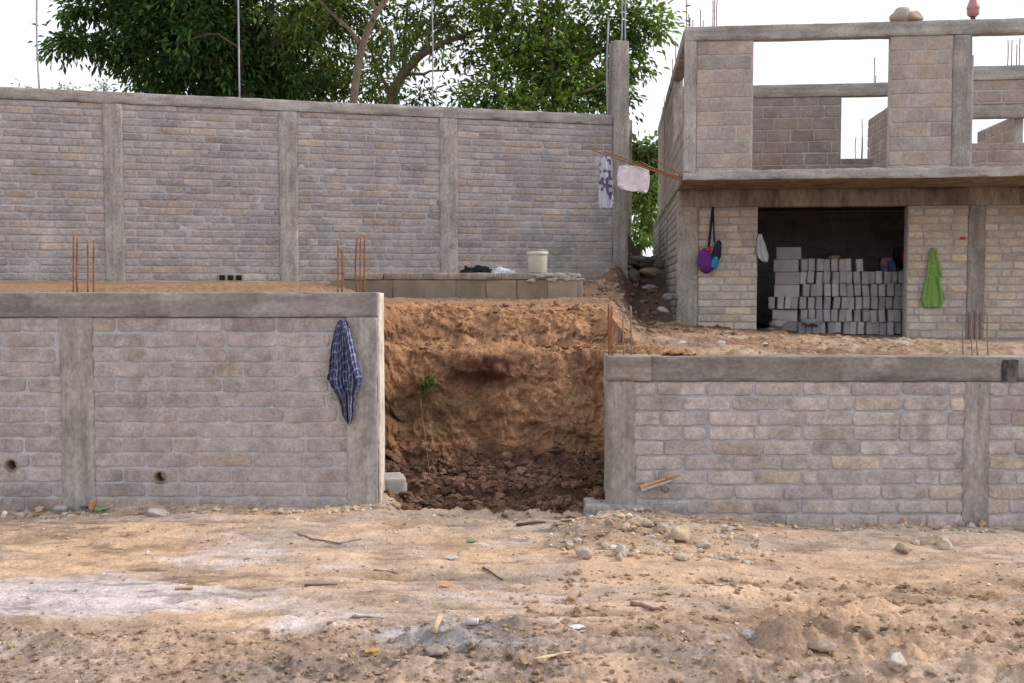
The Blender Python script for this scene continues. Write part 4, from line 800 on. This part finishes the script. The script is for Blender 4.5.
cloth('rag', 'white rag hanging at the left edge of the doorway', 'rag', FH, [(234, 758, 761.5), (242, 757, 765), (252, 756.5, 767.5), (258, 758, 768.5), (262, 763, 768)], folds=1.8, depth=.03, seed=7, t=-.03, colf=lambda u, v: np.array((.5, .5, .54)))
# bags deep in the doorway
cloth('bag', 'red and black backpack hanging inside the doorway above the stack', 'backpack', FH, [(247, 896, 902), (252, 894, 906), (262, 893.5, 907), (268, 896, 907)], folds=1, depth=.09, seed=8, t=1.2, thick=.12, colf=lambda u, v: np.array((.4, .03, .05)) if .45 < u < .95 and .25 < v < .8 else np.array((.03, .03, .04)))
cloth('bag', 'faded blue and pink printed bag standing on the block stack', 'bag', FH, [(258, 882, 893), (264, 881, 896), (275, 880.5, 897), (281, 881, 897)], folds=1, depth=.09, seed=9, t=.95, thick=.15, colf=lambda u, v: np.array((.28, .14, .16)) if vn(np.array([[u * 4, v * 5, 2.]]), 3)[0] > .1 else np.array((.07, .1, .25)))
# purple bag on its strap
s, z = FH.hit(713, 207, -.04); bp = FH.w([(s, -.03, z)])[0]; bag = thing('bag', 'purple cloth bag with teal pocket hanging left of the doorway', 'bag', bp)
def hp(px, py, t): s_, z_ = FH.hit(px, py, t); return FH.w([(s_, t, z_)])[0]
def blob(name, px, py, w_, h_, col, t=-.14, tilt=0, seed=0, th=.08, lab=None):
    c_ = hp(px, py, t); k = c_[1] / F; mb = MB(); v, f = ICO[3]; n = v.copy(); q = v * np.array([w_ * k / 2, th, h_ * k / 2]); q[:, 0] *= (1.0 - .18 * v[:, 2]); ct, st_ = math.cos(tilt), math.sin(tilt)
    q = q @ np.array([[ct, 0, st_], [0, 1, 0], [-st_, 0, ct]]); q = q + n * (.022 * fbm(q + c_, 12, 3, seed) + .03 * np.abs(fbm(q + c_, 9, 4, seed + 4, gain=.6, sx=(1.6, 1, .7))) - .01)[:, None]; mb.add(q + c_, f, col); o = mb.build(name, M['cloth'], bag)
    if lab: o['label'] = lab
blob('bag_body', 705.5, 261, 17, 26, (.13, .035, .2), tilt=.25, seed=1, lab='purple body')
blob('pocket', 715, 263, 9, 14, (.03, .27, .38), t=-.17, tilt=-.2, seed=2, th=.05, lab='teal pocket')
blob('flap', 709, 249, 7, 6, (.45, .05, .04), t=-.16, seed=3, th=.05, lab='red flap')
blob('side_panel', 716.5, 252, 9.5, 26, (.035, .03, .06), t=-.12, tilt=-.2, seed=4, th=.06, lab='dark navy panel')
for a_pts, r in (([(713, 207), (711, 225), (708.5, 248)], .02), ([(713, 207), (713.6, 225), (714.5, 243)], .013)):
    mb = MB(); tube(mb, [hp(x_, y_, -.05 - .04 * k) for k, (x_, y_) in enumerate(a_pts)], r, 8, (.03, .03, .045)); mb.build('strap', M['cloth'], bag)
# clothes and bucket on the kerb
def pile(label, px, py, w_, h_, col, seed, Yd=13.42):
    p = P(px, py, Yd); k = Yd / F; mb = MB(); v, f = ICO[4]; q = v * np.array([w_ * k / 2, .11, h_ * k]); q[:, 2] = np.maximum(q[:, 2], 0); q[:, 2] *= .75; q = q + v * (fbm(v + seed, 3.2, 5, seed, gain=.65) * 1.1 * h_ * k)[:, None]; q[:, 2] = np.maximum(q[:, 2], -.01)
    p = np.array([p[0], Yd, ztk]); mb.add(q + p, f, col); tag(mb.build('clothes_heap', M['cloth'], loc=p), label, 'clothes')
pile('small heap of black clothes on the low block kerb', 476, 272, 32, 8, (.018, .018, .022), 3)
pile('crumpled white cloth right of the black clothes on the kerb', 504, 272, 21, 6, (.6, .6, .66), 5)
s, _ = FK.hit(537.5, 273, .12); bp = FK.w([(s, .12, ztk + .004)])[0]; bk = thing('bucket', 'cream plastic bucket with lid standing on the low block kerb', 'bucket', bp)
kk = bp[1] / F; mb = MB(); H_ = 21 * kk; lathe(mb, [(.001, 0), (8.8 * kk, 0), (9.2 * kk, .01), (9.9 * kk, H_ * .72), (10 * kk, H_ * .86)], bp, 28, (.47, .46, .40)); mb.build('body', M['plastic'], bk)
mb = MB(); lathe(mb, [(10.0 * kk, H_ * .84), (10.7 * kk, H_ * .85), (10.8 * kk, H_ * .98), (10.3 * kk, H_ * 1.0), (9.6 * kk, H_ * 1.0), (9.4 * kk, H_ * .97), (.001, H_ * .97)], bp, 28, (.52, .51, .45)); mb.build('lid', M['plastic'], bk)
# ---------------------------------------------------------------- plants
LEAFV = np.array([(0, 0, 0), (.3, .42, .06), (.62, .5, .05), (1, 0, -.12), (.62, -.5, .05), (.3, -.42, .06)])
def leaves(mb, pos, dirs, L_, W_, col, droop=.25):
    n = len(pos); dirs = dirs / np.linalg.norm(dirs, axis=1, keepdims=True); up = np.tile([0, 0, 1.], (n, 1)) + RNG.normal(size=(n, 3)) * .35
    sd = np.cross(up, dirs); sd /= np.maximum(np.linalg.norm(sd, axis=1, keepdims=True), 1e-6); nr = np.cross(dirs, sd)
    V = pos[:, None] + LEAFV[None, :, :1] * (dirs * L_[:, None])[:, None] + LEAFV[None, :, 1:2] * (sd * W_[:, None])[:, None] + LEAFV[None, :, 2:] * (nr * L_[:, None])[:, None]
    V[:, 3, 2] -= droop * L_ * .4
    b = np.arange(n)[:, None] * 6; f = np.concatenate([b + np.array([[0, 3, 2, 1]]), b + np.array([[0, 5, 4, 3]])])
    mb.add(V.reshape(-1, 3), f, np.repeat(col, 6, 0), smooth=False)
def crown(mb, blobs, rosette, nleaf, L0, ratio, cols, droop=.3, seed=0, surf=.55, out=.8):
    """blobs: (centre xyz, radii xyz, number of sprigs)"""
    rg = np.random.default_rng(seed)
    for c_, r_, n in blobs:
        n = int(n); d = rg.normal(size=(n, 3)); d /= np.linalg.norm(d, axis=1, keepdims=True); rad = rg.random(n) ** (surf)
        p = np.array(c_) + d * rad[:, None] * np.array(r_); p += .22 * np.stack([fbm(p, 1.6, 3, seed + q) for q in range(3)], 1) * np.array(r_)
        keep = fbm(p, 1.7, 3, seed + 20) > -.28; p = p[keep]; d = d[keep]; n = len(p)
        if n == 0: continue
        tone = rg.normal(size=n) * .18 + .35 * fbm(p, 1.3, 3, seed + 30) + .2 * d[:, 2]  # leaves lighten towards each clump's top, light put into the colour
        pos = np.repeat(p, nleaf, 0); dd = np.repeat(d * out, nleaf, 0) + rg.normal(size=(n * nleaf, 3)) * .75; dd[:, 2] -= droop
        pos = pos + dd * rosette * rg.random((n * nleaf, 1)); tn = np.clip(np.repeat(tone, nleaf) + rg.normal(size=n * nleaf) * .2 + .45, 0, 1)
        cc = np.array(cols[0])[None] * (1 - tn[:, None]) + np.array(cols[1])[None] * tn[:, None]
        yl = rg.random(len(cc)) < .015; cc[yl] = np.array((.3, .28, .05))
        L_ = L0 * rg.uniform(.65, 1.25, len(pos)); leaves(mb, pos, dd, L_, L_ * ratio, cc, droop)
DENS = .095
def B(px, py, rx, ry, Yd, dens=1.0, dy=None):
    c_ = P(px, py, Yd); k = Yd / F; a, b = rx * k, ry * k; return (c_, (a, dy if dy else (a + b) * .5, b), dens * rx * ry * DENS)
def limb(mb, pts, r0, r1, col=(.2, .14, .1), n=9, wig=.03):
    pts = np.array(pts, float); out = []
    for a, b in zip(pts[:-1], pts[1:]): out += [a + (b - a) * k / 4 for k in range(4)]
    out.append(pts[-1]); out = np.array(out); out[1:] += wig * np.stack([fbm(out[1:], 1.3, 2, q + 5) for q in range(3)], 1); tube(mb, out, np.linspace(r0, r1, len(out)), n, col, rough=.06)
# tree 1: dense, dark, left
Y1 = 20.0
base = P(250, 300, Y1); base[2] = gz(base[0], Y1); t1 = thing('tree', 'dense dark green broadleaf tree spreading over the left part of the perimeter wall', 'tree', base)
mb = MB(); C1 = ((.014, .042, .014), (.12, .26, .065))
bl = [B(92, 8, 34, 10, Y1, 1.3), B(150, -6, 60, 20, Y1, 1.2), B(75, 43, 26, 8, Y1, 1.5), B(105, 47, 40, 9, Y1, 1.6), B(152, 62, 36, 12, Y1, 1.5), B(178, 78, 34, 14, Y1, 1.3), B(165, 26, 45, 22, Y1, 1.3), B(200, 40, 62, 48, Y1, 1.2), B(215, 82, 50, 24, Y1, 1.2), B(262, 45, 58, 50, Y1 + .6, 1.1), B(285, 82, 55, 22, Y1 + .5, 1.0), B(225, -30, 120, 50, Y1, .7), B(320, 20, 40, 36, Y1 + 1.4, .35), B(215, 60, 90, 50, Y1 + 2.2, .8), B(280, 60, 60, 45, Y1 + 2.4, .6), B(240, -100, 130, 60, Y1 + .5, .35)]
crown(mb, bl, .2, 16, .15, .36, C1, seed=5, droop=.35); mb.build('crown', M['leaf'], t1)
mb = MB(); T = lambda px, py, dy=0: P(px, py, Y1 + dy)
limb(mb, [base - [0, 0, .2], T(250, 150), T(245, 60), T(235, 0), T(230, -60)], .2, .07); limb(mb, [T(246, 80), T(190, 50), T(110, 45), T(65, 42)], .08, .015); limb(mb, [T(246, 70), T(290, 30, .5), T(330, -10, .5)], .08, .03); limb(mb, [T(240, 20), T(170, -10), T(100, 5)], .07, .015)
limb(mb, [P(240, 48, Y1 - .9), P(218, 33, Y1 - .9), P(205, 34, Y1 - .9), P(175, 44, Y1 - .8)], .02, .012, (.16, .09, .06)); limb(mb, [P(240, 48, Y1 - .9), T(246, 90, .1)], .02, .03)
mb.build('trunk', M['bark'], t1)
# tree 2: leaning trunk seen in front, finer leaves
Y2 = 18.6
base = P(350, 300, Y2); base[2] = gz(base[0], Y2); t2 = thing('tree', 'tree with a bare leaning brown trunk rising behind the middle of the perimeter wall', 'tree', base)
mb = MB(); T = lambda px, py, dy=0: P(px, py, Y2 + dy)
limb(mb, [base - [0, 0, .2], T(350, 200), T(354, 104), T(358, 60), T(364, 38), T(374, 16), T(387, -4), T(395, -60)], .09, .045, (.19, .14, .105)); limb(mb, [T(360, 44), T(348, 28), T(330, 12), T(316, -4)], .045, .025, (.2, .15, .11)); limb(mb, [T(376, 13), T(371, 2), T(364, -20)], .04, .03, (.22, .17, .12)); limb(mb, [T(387, -2), T(410, -20)], .035, .02, (.22, .17, .12))
limb(mb, [T(376, 30, .2), T(390, 32, .2), T(393, 48, .2), T(392, 66, .3)], .018, .012)
mb.build('trunk', M['bark'], t2)
mb = MB(); C2 = ((.025, .06, .014), (.24, .36, .07)); DENS = .085
bl = [B(330, 18, 36, 22, Y2 + .8, .55), B(305, 40, 26, 18, Y2 + .5, .35), B(355, 0, 40, 18, Y2 + .6, .6), B(395, 25, 40, 25, Y2 + 1.0, .5), B(350, -40, 80, 30, Y2, .4), B(385, 55, 30, 20, Y2 + 1, .3), B(300, 8, 40, 14, Y2 + .2, .4), B(260, 15, 30, 14, Y2 + .3, .3), B(330, 80, 30, 18, Y2 + 2.6, .8), B(365, 75, 36, 26, Y2 + 3.5, .5)]
crown(mb, bl, .2, 12, .13, .4, C2, seed=15, droop=.35); mb.build('crown', M['leaf'], t2)
# tree 3: forked, airy, centre
Y3 = 20.5
base = P(392, 300, Y3); base[2] = gz(base[0], Y3); t3 = thing('tree', 'airy forked tree with many thin bare limbs behind the centre of the wall', 'tree', base)
mb = MB(); T = lambda px, py, dy=0: P(px, py, Y3 + dy)
limb(mb, [base - [0, 0, .2], T(390, 150), T(392, 92), T(399, 80), T(406, 70), T(420, 56), T(436, 46), T(452, 39), T(480, 30)], .14, .035, (.2, .15, .11))
for pts, r in (([T(402, 76), T(404, 55), T(406, 20), T(408, -10)], .05), ([T(406, 74), T(424, 74), T(430, 71), T(450, 70)], .04), ([T(390, 95), T(378, 70), T(370, 50), T(360, 30)], .035), ([T(392, 60), T(391, 40), T(380, 28)], .03), ([T(412, 62), T(440, 28), T(462, 8), T(472, -8)], .04), ([T(404, 60), T(418, 30), T(424, 0)], .03), ([T(436, 46), T(466, 38), T(488, 36)], .03), ([T(380, 90), T(375, 70), T(368, 40)], .02), ([T(440, 28), T(455, 28), T(470, 40)], .02)): limb(mb, pts, r, r * .4, (.19, .145, .11), 7)
mb.build('trunk', M['bark'], t3)
mb = MB(); DENS = .11; bl = [B(430, 12, 45, 18, Y3, .55), B(465, 20, 34, 22, Y3, .6), B(474, 48, 20, 12, Y3, .6), B(452, 60, 16, 8, Y3, .5), B(440, -30, 80, 30, Y3, .5), B(412, 94, 26, 8, Y3 - .4, 1), B(350, 85, 40, 22, Y3 + 1.5, .8), B(425, 45, 50, 30, Y3 + 2, .3), B(330, 40, 40, 40, Y3 + 2, .5), B(385, 82, 18, 16, Y3 + .3, .6), B(400, 45, 26, 18, Y3 + .8, .4), B(460, 98, 18, 8, Y3, 1.3)]
crown(mb, bl, .2, 12, .125, .4, C2, seed=25, droop=.3); mb.build('crown', M['leaf'], t3)
# tree 4: right
Y4 = 20.0
base = P(560, 300, Y4); base[2] = gz(base[0], Y4); t4 = thing('tree', 'bright green leafy tree behind the right end of the perimeter wall, beside the tall column', 'tree', base)
mb = MB(); DENS = .082; C4 = ((.03, .075, .014), (.27, .42, .08))
bl = [B(520, 10, 42, 24, Y4, .9), B(490, 12, 30, 14, Y4, .7), B(560, 30, 45, 34, Y4, 1.0), B(600, 20, 40, 24, Y4, .9), B(640, 22, 34, 16, Y4, 1.1), B(650, 45, 22, 10, Y4, 1.1), B(628, 60, 22, 18, Y4, .9), B(620, 88, 22, 16, Y4, .9), B(508, 50, 26, 22, Y4, .6), B(530, 75, 50, 34, Y4, 1.0), B(575, 85, 45, 30, Y4, 1.0), B(495, 90, 34, 22, Y4 - .3, 1.1), B(530, 108, 70, 14, Y4 - .6, 1.1), B(560, -30, 110, 30, Y4, .5), B(560, 60, 80, 45, Y4 + 1.6, .6), B(662, 32, 12, 5, Y4, 1.3), B(625, 97, 14, 6, Y4, 1)]
crown(mb, bl, .2, 13, .14, .42, C4, seed=35, droop=.25); mb.build('crown', M['leaf'], t4)
mb = MB(); T = lambda px, py, dy=0: P(px, py, Y4 + dy)
limb(mb, [base - [0, 0, .2], T(558, 150), T(556, 90), T(548, 40), T(540, 0)], .15, .05); limb(mb, [T(556, 100), T(590, 90, -.6), T(605, 82, -.8)], .04, .02, (.25, .18, .12)); limb(mb, [T(556, 90), T(600, 50), T(645, 30)], .06, .015); limb(mb, [T(553, 70), T(520, 50), T(495, 30)], .05, .015)
mb.build('trunk', M['bark'], t4)
# foliage seen through the passage
Y5 = 31.0
base = P(643, 262, Y5); base[2] = gz(base[0], Y5) - .1; t5 = thing('tree', 'small green tree far down the passage between wall and house', 'tree', base)
mb = MB(); crown(mb, [B(648, 150, 16, 12, Y5, 4), B(640, 165, 14, 14, Y5, 4), B(636, 150, 6, 8, Y5, 3), B(642, 190, 13, 14, Y5 - .5, 4), B(645, 215, 11, 16, Y5 - 1, 2.5), B(640, 238, 9, 8, Y5 - 3, 3)], .3, 10, .26, .25, ((.05, .1, .02), (.17, .27, .06)), seed=45, droop=.6); mb.build('crown', M['leaf'], t5)
mb = MB(); limb(mb, [base, P(645, 220, Y5), P(643, 170, Y5), P(646, 150, Y5)], .16, .05, (.25, .17, .1)); mb.build('trunk', M['bark'], t5)
# far shrub tops above the left end of the wall
for px, py, w_, h_, Yd, lab in ((67, 89, 14, 4, 27, 'faint pale green treetop just showing above the wall at left'), (105, 88, 14, 5, 27, 'second faint treetop above the wall, nearer the dark tree'), (22, 87, 4, 3, 19, 'tiny dark leaf tip above the wall at the far left')):
    b_ = P(px, 300, Yd); b_[2] = gz(b_[0], Yd); t_ = thing('shrub', lab, 'shrub', b_); mb = MB(); crown(mb, [B(px, py + 1, w_, h_, Yd, 5), B(px, py + 18, w_ * 1.4, 16, Yd, 1)], .12, 9, .08, .35, ((.10, .14, .06), (.22, .27, .12)), seed=int(px)); mb.build('crown', M['leaf'], t_)
    mb = MB(); limb(mb, [b_, P(px, py + 25, Yd)], .1, .04); mb.build('trunk', M['bark'], t_)
# pale wall end / post seen past the tall column
FP = Frame(P(628, 256, 22), (1, 0, 0)); FP.o[2] = 0
pw = thing('boundary_post', 'tall pale concrete post at the back of the passage', 'post', P(630, 254, 22)); s0, zt_ = FP.hit(626, 118); s1, _ = FP.hit(632.5, 118)
beam('shaft', pw, FP, s0, s1 - .05, 0, .2, 1.5, zt_, (.62, .57, .5), res=.1, amp=.006, r=.009); beam('edge_strip', pw, FP, s1 - .048, s1, .03, .2, 1.5, zt_ - .03, (.7, .62, .5), res=.1, r=.005, amp=.002)
# weed with its hanging root on the earth bank
def bank_pt(px, py):
    best = None
    pr = []
    for Yk in np.arange(7.9, 10.6, .01):
        p = P(px, py, Yk)
        i = int(np.clip(np.searchsorted(xs, p[0]), 1, nx - 1)); 
        if i not in cache: cache[i] = (V3[:, 1].reshape(nx, ny)[i], V3[:, 2].reshape(nx, ny)[i])
        yv, zv = cache[i]; m = (yv > Yk - .03) & (yv < Yk + .03) & (ys > 7.9)
        if m.any() and zv[m].max() >= p[2] : return p - np.array([0, .03, 0])
    return P(px, py, 9.2)
cache = {}
wp = bank_pt(424, 395); weed = thing('weed', 'small green weed with a bare hanging root on the earth bank', 'weed', wp)
mb = MB(); n = 90; c_ = [bank_pt(x_, y_) for x_, y_ in ((422, 390), (427, 383), (434, 376), (420, 393))]; tt_ = np.linspace(0, 2.999, n); pos = np.array([c_[int(q)] + (c_[int(q) + 1] - c_[int(q)]) * (q % 1) for q in tt_]) + RNG.normal(size=(n, 3)) * .03 - [0, .05, 0]
pos = pos.mean(0) + (pos - pos.mean(0)) * np.array([.85, .3, .85]); leaves(mb, pos, RNG.normal(size=(n, 3)) + np.array([.3, -.8, .2]), np.full(n, .055), np.full(n, .022), np.array((.09, .16, .04)) * RNG.uniform(.6, 1.5, (n, 1))); mb.build('leaf_tuft', M['leaf'], weed)
mb = MB(); tube(mb, [bank_pt(x_, y_) - np.array([0, .02, 0]) for x_, y_ in ((421, 397), (422, 410), (425, 430), (428, 455), (431, 479))], [.004, .003, .003, .002, .0015], 5, (.3, .22, .16)); mb.build('root', M['bark'], weed)
